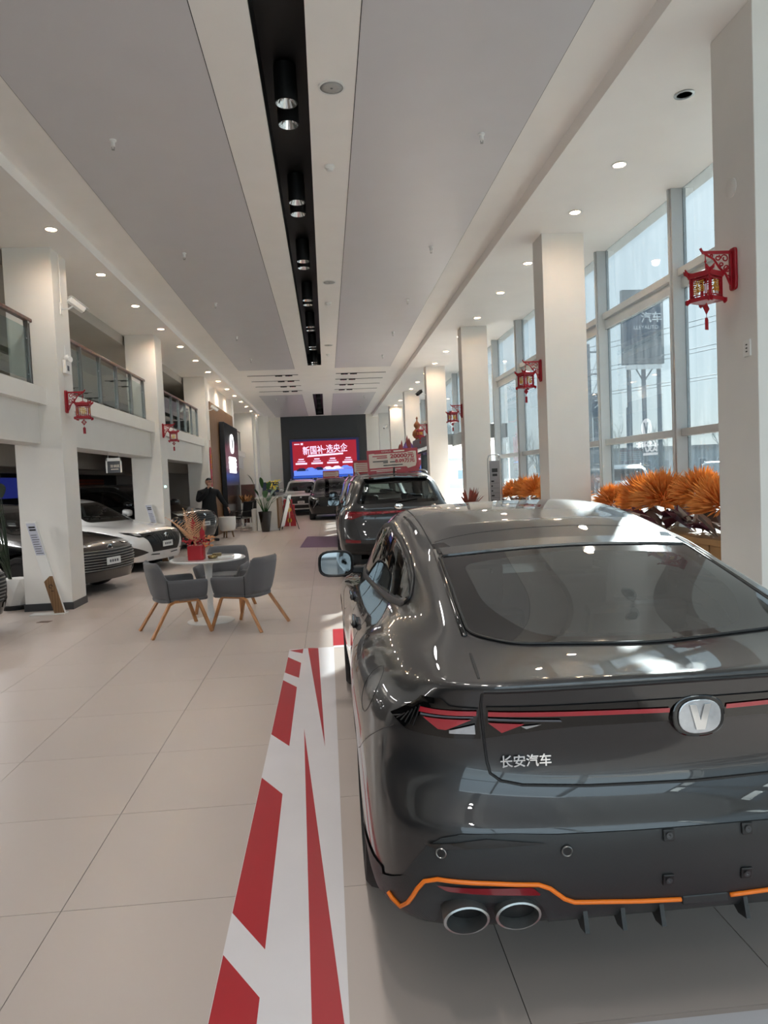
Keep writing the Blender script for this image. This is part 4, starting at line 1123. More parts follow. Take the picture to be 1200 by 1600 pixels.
def flower_pot():
    t = thing('flower_arrangement', 'gold fern leaves and red berries in a red pot on the round table', 'plant', (-1.53, 8.37, .745))
    MB().prism(roundpoly([(-.09, -.09), (.09, -.09), (.09, .09), (-.09, .09)], .03), 0, .165, 'z').build('pot', M['red'], t, bevel=.006)
    gl = mat('gold_fern', '#d7a882', .45, .1, noise=.15, nscale=20); rb = mat('red_berry', '#a5121f', .3, noise=.1)
    for ang, lean, h, tw in ((PI, .32, .38, .2), (PI*.75, .18, .46, -.3), (1.9, .06, .44, .4), (PI*1.1, .10, .36, .9), (.3, .12, .32, .1), (2.6, .26, .30, -.6)):
        f = MB(); pts = []
        for i in range(17):
            u = i/16; pts.append(Vector((math.cos(ang)*lean*u**1.6, math.sin(ang)*lean*.4*u**1.6-.03, .15+h*u-.10*lean*u**3)))
        f.tube(pts, [.004*(1-.6*i/16) for i in range(17)], 5)
        side = Vector((math.cos(tw), math.sin(tw), 0)).normalized()
        for i in range(3, 17):
            u = i/16; l = .105*math.sin(PI*min(1, .18+u*.86))+.012
            for s in (1, -1):
                a = pts[i]; d = (side*s*.85+Vector((0, 0, .55))+Vector((math.cos(ang), 0, 0))*.15).normalized()
                w = Vector((0, .002, .0065)); b = a+d*l
                mid = a+d*l*.45
                f.add([a, mid+w, b, mid-w, mid+Vector((0, .004, 0))], [(0, 3, 4), (0, 4, 1), (1, 4, 2), (4, 3, 2)])
        f.build('fern_leaf', gl, t)
    b = MB(); random.seed(3)
    for i in range(70):
        a = random.uniform(0, 2*PI); r = random.uniform(.02, .17); z = .165+random.uniform(.0, .13)*(1-r*2)
        b.ball((r*math.cos(a), r*.7*math.sin(a), z), random.uniform(.008, .014), 7)
    o = b.build('berries', rb, t, smooth=True); o['kind'] = 'stuff'
    g = MB()
    for i in range(26):
        a = random.uniform(-.9, .9); r = random.uniform(.07, .19); z = .16+random.uniform(-.02, .11)
        c = Vector((r*math.cos(a), r*.6*math.sin(a), z)); d = Vector((math.cos(a), random.uniform(-.5, .5), random.uniform(-.3, .5)))*.05
        n = d.orthogonal().normalized()*.015
        g.add([c, c+d*.5+n, c+d, c+d*.5-n], [(0, 1, 2, 3)])
    o = g.build('small_leaves', mat('apricot_leaf', '#c98a5a', .6, noise=.2), t); o['kind'] = 'stuff'
    for (x, y, z, h) in ((.085, -.05, .30, .14), (-.02, -.02, .40, .10)):
        MB().prism([(x-.028, z-.06), (x+.028, z-.06), (x+.028, z+.03), (x+.012, z+.045), (x, z+.09), (x-.012, z+.045), (x-.028, z+.03)], y-.003, y+.003, 'y').build('red_tag', M['red'], t)
        MB().tube([(x, y, .15), (x, y, z-.06)], .003, 5).build('tag_stick', M['red'], t)
flower_pot()
tag(MB().lathe([(.04, 0), (.055, .012), (.055, .035), (.045, .04), (.045, .014), (0, .012)], 20).build('ashtray', mat('brass_dish', '#8d7a50', .3, .6, noise=.1), None, True, loc=(-1.36, 8.42, .745), auto=40), 'small brass dish beside the red flower pot', 'dish')
bx_ = MB().box(-.05, -.04, 0, .05, .04, .045).build('tissue_box', mat('gilt_box', '#7a6a48', .4, .3, noise=.1), None, bevel=.004, loc=(-1.33, 8.56, .745)); tag(bx_, 'small gilt box on the round table behind the brass dish', 'box')
pp = MB().box(-.09, -.06, 0, .09, .06, .012).build('leaflets', M['white'], None, loc=(-1.22, 8.52, .745)); tag(pp, 'little pile of white leaflets on the round table', 'paper')

M['sheet'] = mat('bluish_sheet', '#bfc0cc', .5, noise=.02)
def price_stand(x, y, rz, label, h=1.22):
    """leaning slab on a flat foot"""
    t = thing('price_stand', label, 'stand', (x, y, 0), rz)
    b = .25                                # lean, bottom to top, in x
    sl = [(0.0, .012), (.02, .0), (.0, .0)]
    def P(u, v): return (u-v*b, v)
    poly = [P(.0, .012), P(.13, .012), P(.13, h), P(0, h)]
    MB().prism(poly, 0, .05, 'y').build('slab', M['white'], t, bevel=.003)
    wd = [P(.0, .013), P(.13, .013), P(.13, .50), P(.09, .50), P(.0, .43)]
    MB().prism(wd, -.004, 0, 'y').build('wood_face', M['oak'], t)
    pg = [P(.012, .78), P(.122, .78), P(.122, h-.02), P(.012, h-.02)]
    p = MB().prism(pg, -.003, 0, 'y').build('price_sheet', M['sheet'], t)
    for i in range(9):
        z = .80+.03*i
        MB().prism([P(.025, z), P(.10 if i % 3 else .115, z), P(.10 if i % 3 else .115, z+.009), P(.025, z+.009)], -.005, -.003, 'y').build('print_line', M['ink'], p)
    for i in range(2):
        z = h-.085-.035*i
        MB().prism([P(.03, z), P(.11, z), P(.11, z+.022), P(.03, z+.022)], -.005, -.003, 'y').build('print_line', M['blk'], p)
    lg = MB().tube([Vector((P(.065, .36)[0]+.022*math.cos(a), -.006, .365+.022*math.sin(a))) for a in [2*PI*i/16 for i in range(14)]], .004, 5).build('logo_ring', M['blk'], t)
    MB().prism([P(.05, .30), P(.085, .30), P(.085, .308), P(.05, .308)], -.006, -.004, 'y').build('logo_line', M['blk'], t)
    MB().box(-.30, -.06, 0, .14, .11, .012).build('foot', M['white'], t, bevel=.002)
    return t
price_stand(-3.62, 9.62, 0, 'leaning white price stand with wood face against the first left column')
price_stand(-3.55, 15.53, 0, 'leaning white price stand behind the white sedan hood', 1.24)
cd = MB().prism([(-.08, -.01), (.07, -.03), (.09, .06), (-.05, .08)], 0, .004, 'z').build('floor_card', mat('brown_card', '#6d5445', .6, noise=.1), None, loc=(-3.55, 9.05, 0)); tag(cd, 'brown card lying on the floor before the first left column', 'card')

def leaf(mb, base, d, L, Wd, droop=.3, fold=.15, mi=0):
    d = Vector(d).normalized(); side = d.cross(Vector((0, 0, 1)))
    side = side.normalized() if side.length > .05 else Vector((1, 0, 0))
    up = side.cross(d).normalized(); vs, fs = [], []; n = 7
    for i in range(n+1):
        t = i/n; c = Vector(base)+d*(L*t)-Vector((0, 0, 1))*(droop*L*t*t)
        w = Wd*math.sin(PI*min(1, .06+t*.97))**.8
        vs += [c-side*w+up*fold*w, c, c+side*w+up*fold*w]
    for i in range(n):
        fs += [(3*i, 3*i+1, 3*i+4, 3*i+3), (3*i+1, 3*i+2, 3*i+5, 3*i+4)]
    mb.add(vs, fs, mi)
def plant(name, label, loc, pot, stems, leafm, cat='plant', group=None):
    t = thing(name, label, cat, loc)
    pot(t)
    for (b, tip, L, Wd, dr) in stems:
        s = MB(); b = Vector(b); tip = Vector(tip); mid = (b+tip)/2+Vector((0, 0, .08))
        s.tube([b, mid.lerp(b, .4), mid, tip], [.012, .010, .008, .005], 6).build('stem', leafm, t, smooth=True)
        m = MB(); dd = (tip-mid); leaf(m, tip, dd, L, Wd, dr); m.build('leaf', leafm, t, smooth=True)
    return t
def pot_facet(t):
    m = MB(); n = 8; vs = []
    for r, z, o in ((.15, .06, 0), (.20, .24, .5), (.21, .42, 0)):
        for i in range(n): a = 2*PI*(i+o)/n; vs.append((r*math.cos(a), r*math.sin(a), z))
    fs = []
    for i in range(n):
        j = (i+1) % n; fs += [(i, j, n+i), (j, n+j, n+i), (n+i, n+j, 2*n+j), (n+i, 2*n+j, 2*n+i)]
    fs.append(tuple(range(n))[::-1]); fs.append(tuple(2*n+i for i in range(n)))
    m.add(vs, fs).build('pot', M['white'], t); MB().lathe([(.17, .0), (.17, .05), (.13, .06), (0, .06)], 16).build('saucer', M['blk'], t)
random.seed(11)
st = []
for i in range(13):
    a = random.uniform(.75*PI, 1.45*PI); r = random.uniform(.12, .40); z = random.uniform(.75, 1.75)
    st.append(((.05*math.cos(a), .05*math.sin(a), .42), (r*math.cos(a), r*math.sin(a), z), random.uniform(.32, .5), random.uniform(.06, .09), random.uniform(.2, .7)))
plant('potted_plant', 'broad-leaved dark green plant in white faceted pot behind the first left column', (-4.38, 10.25, 0), pot_facet, st, M['darkleaf'])
def pot_vase(t): MB().lathe([(.12, 0), (.13, .02), (.17, .35), (.21, .62), (.215, .66), (.19, .66), (.17, .6), (0, .6)], 24, sx=1.).build('pot', M['blkgloss'], t, smooth=True, auto=40)
st = []
for (x, z, lx, lz, L, Wd) in ((-.30, 1.52, -.28, .45, .62, .09), (-.05, 1.42, -.04, .4, .55, .09), (.12, 1.35, .15, .35, .45, .10), (.32, 1.28, .6, .1, .62, .10), (-.36, 1.22, -.4, .05, .38, .09), (.2, 1.15, .3, .3, .42, .11), (-.25, 1.0, -.3, -.2, .36, .11), (.36, 1.02, .5, -.25, .5, .09), (.02, 1.1, .1, .4, .4, .1), (.45, 1.2, .8, -.3, .5, .08), (-.18, 1.18, -.5, .3, .4, .09), (.1, .98, .2, .1, .34, .1)):
    st.append(((x*.12, 0, .62), (x, random.uniform(-.12, .12), z), L, Wd, .35))
plant('potted_plant', 'tall strelitzia in glossy black vase beside the reception counter', (-2.04, 23.45, 0), pot_vase, st, M['leaf'])
def pot_small(t): MB().lathe([(.10, 0), (.13, .25), (.135, .27), (0, .26)], 16).build('pot', M['skirt'], t, smooth=True, auto=40)
def dry_plant():
    t = thing('dried_plant', 'tuft of dried russet leaves behind the roof of the graphite fastback', 'plant', (2.72, 13.6, 0))
    MB().lathe([(.14, 0), (.17, .6), (.18, .95), (.165, .95), (.15, .9), (0, .9)], 16).build('pot', M['darkwall'], t, smooth=True, auto=40)
    lm = mat('russet_leaf', '#8d4a3c', .6, noise=.2); random.seed(5)
    for i in range(30):
        a = random.uniform(0, 2*PI); r = random.uniform(.03, .2); m = MB()
        leaf(m, (.05*math.cos(a), .05*math.sin(a), .92), (r*math.cos(a)*1.3, r*math.sin(a), random.uniform(.25, .45)), random.uniform(.3, .5), .028, .12)
        m.build('leaf', lm, t, smooth=True)
dry_plant()
# ================================================================ ceiling fittings
M['lens'] = mat('downlight_lens', '#fff3df', .4, noise=.01, emit='#fff0d8', estr=9.)
M['lensoff'] = mat('unlit_lens', '#cfcac2', .4, noise=.02)
ORD = 'first second third fourth fifth sixth seventh eighth ninth tenth eleventh twelfth thirteenth fourteenth fifteenth sixteenth'.split()
def downlight(x, y, label, group, lit=True, z=ZS):
    t = thing('downlight', label, 'ceiling light', (x, y, z), 0, group)
    MB().lathe([(.062, 0), (.085, -.002), (.088, -.006), (.064, -.010), (.060, .0)], 24).build('trim_ring', M['white'] if lit else M['steel'], t, smooth=True, auto=40)
    MB().lathe([(.062, -.003), (0, -.003)], 24).build('lens', M['lens'] if lit else M['lensoff'], t)
    if lit:
        l = bpy.data.lights.new('downlight_lamp', 'SPOT'); l.energy = LAMP_W*(1.7 if x < 0 else .8); l.color = (1, .96, .91); l.spot_size = math.radians(168); l.spot_blend = 1.; l.shadow_soft_size = .06
        o = bpy.data.objects.new('lamp', l); link(o, t); o.location = (0, 0, -.03)
    return t
def fittings():
    downlight(3.27, 6.2, 'round downlight without light in the right soffit, first from the viewer', None, False)
    y = 7.6
    for k, y in enumerate((7.6, 8.97, 11.1, 12.87, 14.86, 16.85, 18.8, 20.75, 22.7, 24.7, 26.6, 28.6, 30.5, 32.5, 34.5)):
        downlight(3.27, y, 'lit round downlight in the right soffit, %s from the viewer' % ORD[k], 'downlights in the right soffit')
    for k in range(15):
        downlight(-3.23, 9.27+1.955*k, 'lit round downlight in the left soffit, %s from the viewer' % ORD[k], 'downlights in the left soffit')
    cm = M['chrome']
    for k, y in enumerate((6.57, 6.96, 8.86, 9.25, 11.2, 11.55, 13.6, 13.95, 15.95, 16.3, 18.3, 18.65, 20.7, 21.05)):
        t = thing('channel_spotlight', '%s can light of the %s pair in the black ceiling channel' % (('nearer', 'farther')[k % 2], ORD[k//2]), 'ceiling light', (-.2, y, ZC), 0, 'can lights in the black channel')
        MB().lathe([(.10, .30), (.10, -.02), (.092, -.02), (.092, .28)], 28).build('can', M['black'], t, smooth=True, auto=40)
        m = MB(); n = 26; vs = []
        for i in range(n): a = 2*PI*i/n; vs += [(.092*math.cos(a), .092*math.sin(a), -.018), (.052*math.cos(a), .052*math.sin(a), .055)]
        m.add(vs, [(2*i, 2*i+1, (2*i+3) % (2*n), (2*i+2) % (2*n)) for i in range(n)]).build('reflector', cm, t)
        MB().lathe([(.052, .054), (0, .054)], 20).build('lens', M['lensoff'], t)
        if k < 6:  # weak fill lamps added in the nearest cans, which look unlit
            l = bpy.data.lights.new('channel_fill_lamp', 'SPOT'); l.energy = CAN_FILL_W*.3; l.color = (1, .95, .90); l.spot_size = math.radians(150); l.spot_blend = 1.; l.shadow_soft_size = .09
            o = link(bpy.data.objects.new('lamp', l), t); o.location = (0, 0, -.03)
    for k, yc in enumerate((23.1, 24.4, 25.75, 27.15)):
        for q, x in enumerate((-1.36, -1.04, .72, 1.01)):
            t = thing('slot_spotlight', '%s black spotlight from the left in the %s cross slot of the ceiling' % (ORD[q], ORD[k]), 'ceiling light', (x, yc, ZC+.045), 0, 'spotlights in the cross slots')
            MB().box(-.11, -.055, -.08, .11, .055, 0).build('body', M['black'], t, bevel=.004)
            MB().lathe([(.045, -.083), (0, -.07)], 16).build('reflector', cm, t)
    for k, y in enumerate((29.6, 31.6, 33.6, 35.6)):
        for d in (0, .3):
            t = thing('channel_spotlight', '%s can light of the %s pair in the far ceiling channel' % ('farther' if d else 'nearer', ORD[k]), 'ceiling light', (-.19, y+d, ZC), 0, 'can lights in the far channel')
            MB().lathe([(.10, .30), (.10, -.02), (.092, -.02), (.092, .28)], 16).build('can', M['black'], t, smooth=True, auto=40)
            MB().lathe([(.092, -.018), (.05, .05), (0, .05)], 16).build('reflector', cm, t)
    for k, y in enumerate((4.65, 4.3, 2.35, 2.0, .05, -.3, -2.25, -2.6)):       # added fill: unseen lit cans over and behind the viewer
        t = thing('channel_spotlight', '%s added fill can light of the %s pair over the viewer in the black channel' % (('farther', 'nearer')[k % 2], ORD[k//2]), 'ceiling light', (-.2, y, ZC), 0, 'added fill can lights over the viewer')
        MB().lathe([(.10, .30), (.10, -.02), (.092, -.02), (.092, .28)], 20).build('can', M['black'], t, smooth=True, auto=40)
        MB().lathe([(.092, -.018), (.052, .055)], 20).build('reflector', cm, t)
        MB().lathe([(.052, .054), (0, .054)], 16).build('lens', M['lens'], t)
        l = bpy.data.lights.new('channel_fill_lamp', 'SPOT'); l.energy = CAN_FILL_W; l.color = (1, .95, .90); l.spot_size = math.radians(150); l.spot_blend = 1.; l.shadow_soft_size = .09
        o = link(bpy.data.objects.new('lamp', l), t); o.location = (0, 0, -.03)
    gr = mat('speaker_grille', '#a8a6a3', .6, noise=.06, nscale=80)
    for i, y in enumerate((6.34, 12.45, 18.2)):
        t = thing('ceiling_speaker', ('first', 'second', 'third')[i]+' round grey speaker grille in the ceiling beside the black channel', 'speaker', (.2, y, ZC))
        MB().lathe([(.115, 0), (.118, -.008), (.10, -.010), (.10, -.004)], 32).build('rim', M['white'], t, smooth=True, auto=40)
        MB().lathe([(.10, -.006), (.06, -.010), (0, -.012)], 32).build('grille', gr, t, smooth=True); MB().lathe([(.012, -.012), (.01, -.014), (0, -.014)], 12).build('badge', M['ink'], t)
    for i, y in enumerate((7.9, 13.88, 19.5)):
        t = thing('smoke_detector', ('first', 'second', 'third')[i]+' white smoke detector on the ceiling strip right of the channel', 'smoke detector', (.19, y, ZC))
        MB().lathe([(.055, 0), (.055, -.018), (.042, -.03), (0, -.03)], 24).build('base', M['white'], t, smooth=True, auto=40)
        MB().lathe([(.038, -.03), (.034, -.05), (.02, -.056), (0, -.056)], 24).build('head', M['white'], t, smooth=True, auto=40)
    def sprinkler(x, y, z, label, group):
        t = thing('sprinkler', label, 'sprinkler', (x, y, z), 0, group)
        MB().lathe([(.034, 0), (.034, -.012), (.020, -.02), (.020, -.06), (.012, -.065), (0, -.065)], 14).build('sleeve', M['white'], t, smooth=True, auto=40)
        m = MB()
        for s in (1, -1): m.tube([(s*.008, 0, -.06), (s*.014, 0, -.075), (s*.006, 0, -.092)], .003, 5)
        m.build('frame_arm', M['steel'], t); MB().lathe([(.016, -.092), (.016, -.095), (0, -.096)], 12).build('deflector', M['steel'], t)
    for k, y in enumerate((7.26, 10.73, 13.67, 16.8, 19.9, 29.5, 33.)): sprinkler(-1.9, y, ZC-.006, 'white sprinkler head on the left grey ceiling panels, %s from the viewer' % ORD[k], 'sprinklers on the left panels')
    for k, y in enumerate((7.18, 10.65, 13.73, 16.76, 19.84, 29.5, 33.)): sprinkler(1.69, y, ZC-.006, 'white sprinkler head on the right grey ceiling panels, %s from the viewer' % ORD[k], 'sprinklers on the right panels')
fittings()

# ================================================================ balcony rails
def railing(y0, y1, label, first=None, xr=-3.75):
    t = thing('balcony_railing', label, 'railing', (xr, y0, 2.975))
    L = y1-y0; n = max(1, round(L/1.01)); ps = [.16+i*(L-.32)/n for i in range(n+1)] if first is None else first
    MB().box(-.035, .05, .845, .035, L-.05, .895).build('handrail', M['handrail'], t, bevel=.012)
    for p in ps:
        q = MB()
        for d in (-.022, .022): q.box(-.03, p+d-.006, 0, .03, p+d+.006, .82)
        q.box(-.03, p-.03, .82, .03, p+.03, .845).box(-.045, p-.04, 0, .045, p+.04, .015)
        for z in (.16, .62): q.cyl((0, p-.06, z), (0, p+.06, z), .012, 8)
        q.build('post', M['steel'], t)
    for a, b in zip(ps[:-1], ps[1:]):
        MB().box(-.004, a+.045, .09, .004, b-.045, .76).build('glass_pane', M['railglass'], t)
railing(4.72, 9.92, 'glass railing with dark wood handrail on the nearest balcony, cut by the picture edge', None, -3.79)
railing(10.49, 15.64, 'glass railing with dark wood handrail between first and second left columns')
railing(16.28, 21.86, 'glass railing with dark wood handrail between second and third left columns')
railing(28.46, 32.4, 'far glass railing beyond the wood sign wall')

# ================================================================ lanterns
M['redl'] = mat('lantern_red', '#9c0f1f', .4, noise=.05)
M['cream'] = mat('cream_print', '#e6d9c9', .5, noise=.02)
def lantern(x, y, z, toright, label, turn=.5):
    """toright: bracket reaches to +x (left wall) or -x"""
    t = thing('lantern', label, 'lantern', (x, y, z), 0 if toright else PI, 'red new year lanterns on the columns')
    R = M['redl']
    MB().prism(roundpoly([(-.045, -.29), (.045, -.29), (.045, .02), (-.045, .02)], .03), 0, .022, 'x').build('back_plate', R, t, bevel=.006)
    b = MB()
    b.box(.02, -.007, -.022, .25, .007, 0).prism([(.02, -.29), (.036, -.26), (.036, -.02), (.02, 0)], -.007, .007, 'y')
    b.tube([(.035, 0, -.25), (.07, 0, -.17), (.12, 0, -.12), (.16, 0, -.06), (.23, 0, -.02)], .008, 6)
    for (cx, cz, r, a0) in ((.075, -.055, .030, 0), (.13, -.05, .022, 2), (.06, -.125, .028, 4), (.18, -.035, .014, 1), (.05, -.19, .018, 3), (.10, -.10, .018, 5)):
        b.tube([(cx+r*(1-i/26)*math.cos(a0+i*.42), 0, cz+r*(1-i/26)*math.sin(a0+i*.42)) for i in range(18)], .0055, 5)
    b.tube([(.24, 0, -.012), (.255, 0, .006), (.262, 0, .022)], .009, 6)
    b.build('bracket', R, t, smooth=False)
    H = .225
    MB().tube([(H, 0, -.02), (H, 0, -.14)], .004, 6).ball((H, 0, -.075), .009, 8).build('cord', R, t)
    body = bpy.data.objects.new('lantern_body', None); link(body, t); body.location = (H, 0, -.14); body.rotation_euler = (0, 0, turn); body.scale = (.80, .80, .95)
    a = .095
    f = MB()
    for sx in (1, -1):
        for sy in (1, -1): f.tube([(sx*a, sy*a, -.03), (sx*a, sy*a, -.235)], .010, 4)
    for k in range(4):
        Rk = Matrix.Rotation(k*PI/2, 4, 'Z')
        top = [(-.155, .012), (-.15, -.02), (-.125, -.035), (-.10, -.06), (.10, -.06), (.125, -.035), (.15, -.02), (.155, .012), (.13, -.005), (.06, -.022), (-.06, -.022), (-.13, -.005)]
        f.prism(top, a+.004, a+.018, 'y', 0, Rk)
        f.prism([(-.14, -.225), (-.14, -.25), (-.125, -.262), (-.10, -.245), (.10, -.245), (.125, -.262), (.14, -.25), (.14, -.225), (.10, -.215), (-.10, -.215)], a+.004, a+.018, 'y', 0, Rk)
        # lattice of the window
        for u in (-.07, .07): f.box(u-.004, a-.003, -.22, u+.004, a+.005, -.05, 0, Rk)
        for z in (-.075, -.2): f.box(-.09, a-.003, z-.004, .09, a+.005, z+.004, 0, Rk)
        for u in (-.045, .045):
            for z in (-.065, -.208): f.tube([(u+.014*math.cos(q), a, z+.012*math.sin(q)) for q in [2*PI*i/10 for i in range(10)]], .004, 4, closed=True, Mx=Rk)
    f.build('frame', R, body)
    r = MB().prism([(-.1, -.1), (.1, -.1), (.1, .1), (-.1, .1)], -.245, -.235, 'z')
    for k in range(4):
        Rk = Matrix.Rotation(k*PI/2, 4, 'Z'); r.add([(-.10, .10, -.03), (.10, .10, -.03), (0, 0, .012)], [(0, 1, 2)], 0, Rk)
    r.build('roof_and_floor', R, body)
    for k in range(4):
        an = k*PI/2
        p = Vector((math.sin(an)*-(-1)*a*1.0, 0, 0))
        o = text('gold_character', '福', .10, M['gold'], body, (math.sin(an)*(a+.004), -math.cos(an)*(a+.004), -.138), (PI/2, 0, an), .003)
    MB().prism([(-.045, -.295), (0, -.34), (.045, -.295), (0, -.25)], -.004, .004, 'y').build('diamond', R, body)
    text('small_character', '福', .045, M['cream'], body, (0, -.006, -.296), (PI/2, 0, 0), .001)
    g = MB().tube([(0, 0, -.34), (0, 0, -.365)], .003, 5).prism([(-.022, -.46), (.022, -.46), (.022, -.38), (.010, -.365), (-.010, -.365), (-.022, -.38)], -.004, .004, 'y')
    g.build('tassel', R, body)
    return t
lantern(3.10, 5.2, 3.165, False, 'red fretwork lantern with gold character on the nearest right column', .5)
lantern(3.07, 9.95, 3.13, False, 'red fretwork lantern on the second right column', .35)
lantern(3.08, 15.9, 3.13, False, 'red fretwork lantern on the third right column', .3)
lantern(3.08, 21.5, 3.13, False, 'red fretwork lantern on the fourth right column above the grey portal', .3)
lantern(-3.49, 10.15, 2.945, True, 'red fretwork lantern on the first left column', .15)
lantern(-3.49, 15.95, 2.945, True, 'red fretwork lantern on the second left column', .15)
def red_hanging(y, label):
    t = thing('red_hanging', label, 'decoration', (-3.47, y, 2.95))
    MB().tube([(0, 0, 0), (0, 0, -.22)], .006, 6).build('cord', M['red'], t)
    MB().prism([(-.05, -.22), (.05, -.22), (.11, -.34), (.11, -.95), (.07, -1.1), (-.07, -1.1), (-.11, -.95), (-.11, -.34)], -.012, .012, 'x').build('panel', M['red'], t, bevel=.006)
    m = MB()
    for i in range(9): u = -.08+.02*i; m.tube([(0, u, -1.08), (0, u*.9, -1.42)], .011, 5)
    o = m.build('fringe', M['red'], t); o['kind'] = 'stuff'
    for i in range(3): MB().tube([(.013, .055*math.cos(q), -.5-.16*i+.055*math.sin(q)) for q in [2*PI*k/12 for k in range(12)]], .008, 4, closed=True).build('gold_ring', M['gold'], t)
red_hanging(22.15, 'red knot hanging with fringe on the third left column by the standing man')
red_hanging(28.2, 'red knot hanging with fringe on the column beyond the dark sign')

# ================================================================ things on the columns
def wall_camera(loc, label, turn, body, flip=1):
    t = thing('security_camera', label, 'camera', loc, turn)
    MB().box(-.02, -.05, -.09, .012, .05, .07).build('junction_box', M['white'], t, bevel=.006)
    MB().tube([(0, 0, -.01), (.10, 0, -.01), (.17, 0, .03)], .012, 8).build('arm', M['white'], t, smooth=True)
    Q = Matrix.Translation((.19, 0, .05)) @ Matrix.Rotation(.75, 4, 'Z') @ Matrix.Rotation(.55, 4, 'Y')
    MB().box(-.10, -.045, -.035, .14, .045, .04, 0, Q).build('housing', body, t, bevel=.012)
    MB().box(-.11, -.055, .042, .17, .055, .05, 0, Q).build('sun_shield', body, t, bevel=.003)
    MB().lathe([(.03, 0), (.03, .006), (.02, .01), (0, .008)], 16, Mx=Q @ Matrix.Translation((.14, 0, 0)) @ Matrix.Rotation(PI/2, 4, 'Y')).build('camera_lens', M['blkgloss'], t)
    return t
wall_camera((-3.49, 10.2, 4.08), 'white bullet camera high on the first left column', 0, M['white'])
MB().box(-3.495, 10.19, 4.12, -3.48, 10.205, ZS).build('cable_duct', M['white']); tag(bpy.data.objects['cable_duct'], 'thin white cable duct above the camera on the first left column', 'duct')
wall_camera((3.08, 21.45, 4.02), 'dark bullet camera high on the fourth right column', PI, M['blk'])
wall_camera((-3.49, 22.2, 3.86), 'white bullet camera on the third left column above the red hanging', 0, M['white'])
wall_camera((3.0, 33.0, 3.86), 'small white camera on the far right column', PI, M['white'])
def twin_light():
    t = thing('emergency_light', 'white twin-head emergency light on the first left column', 'emergency light', (-3.485, 10.2, 3.28))
    MB().box(0, -.11, -.09, .045, .11, .09).build('case', M['white'], t, bevel=.008)
    MB().box(.045, -.05, -.05, .048, .02, .02).build('label_plate', M['ink'], t)
    for s in (1, -1):
        Q = Matrix.Translation((.03, s*.06, .12)) @ Matrix.Rotation(PI/2, 4, 'Y') @ Matrix.Rotation(s*.4, 4, 'X')
        MB().lathe([(.012, -.02), (.035, 0), (.045, .03), (.04, .036), (0, .03)], 18, Mx=Q).build('lamp_head', M['white'], t, smooth=True, auto=50)
    MB().tube([(0, .02, .09), (0, .02, .30)], .005, 6).build('cable', M['white'], t)
twin_light()
def socket_plate():
    t = thing('socket_plate', 'white socket plate on the nearest right column under the lantern', 'socket', (3.1, 5.05, 2.42))
    MB().box(-.012, -.045, -.06, 0, .045, .06).build('plate', M['white'], t, bevel=.003)
    for z in (-.03, -.005, .02): MB().box(-.014, -.012, z, -.012, .008, z+.008).build('slot', M['blk'], t)
socket_plate()
tag(MB().lathe([(.07, 0), (.07, .006), (.062, .010), (0, .010)], 28, Mx=Matrix.Translation((3.1, 5.22, 3.63)) @ Matrix.Rotation(-PI/2, 4, 'Y')).build('blank_cover', M['wall'], None, smooth=True, auto=40), 'round painted blank cover above the nearest right lantern', 'cover')
def exit_glow():
    t = thing('exit_lamp', 'small lit green-white exit lamp at the second left column edge', 'exit light', (-3.49, 15.8, 1.60))
    MB().box(0, -.11, -.03, .02, .11, .03).build('case', M['white'], t, bevel=.004)
    MB().box(.02, -.10, -.022, .023, .10, .022).build('lit_face', mat('exit_face', '#d7fff0', .4, noise=.01, emit='#b9ffe6', estr=1.2), t)
exit_glow()
def hanging_sign():
    t = thing('hanging_sign', 'small hanging sign, white frame and grey face, in the left bay', 'sign', (-3.72, 13.0, 2.24))
    for x in (-.09, .09): MB().tube([(x, 0, .0), (x, 0, -.1)], .003, 5).build('wire', M['steel'], t)
    MB().box(-.13, -.03, -.155, .13, .03, -.10).box(-.13, -.03, -.36, -.105, .03, -.10).box(.115, -.03, -.36, .13, .03, -.10).build('frame', M['white'], t, bevel=.003)
    MB().box(-.105, -.012, -.36, .115, .012, -.155).build('face', mat('sign_grey', '#55565a', .5, noise=.04), t)
    text('sign_text', '洽谈区', .055, M['cream'], t, (.02, -.014, -.245), (PI/2, 0, 0), .001, bold=.001)
    MB().box(-.05, -.014, -.305, .08, -.012, -.29).build('sign_line', M['cream'], t)
hanging_sign()
for i, (x, y, z) in enumerate(((-4.4, 17.6, 2.2), (-4.9, 19.4, 2.2))):
    t = thing('dome_camera', ('black dome camera under the mezzanine in the second left bay', 'white dome camera on a stem beside the black dome camera')[i], 'camera', (x, y, z))
    MB().lathe([(.08, .52), (.08, .48), (.03, .46), (.03, .05), (.07, .04), (.085, 0), (.085, -.03), (0, -.03)], 20).build('body', M['white'] if i else M['skirt'], t, smooth=True, auto=40)
    MB().lathe([(.07, -.03), (.06, -.075), (.03, -.1), (0, -.105)], 20).build('dome', M['blkgloss'], t, smooth=True)
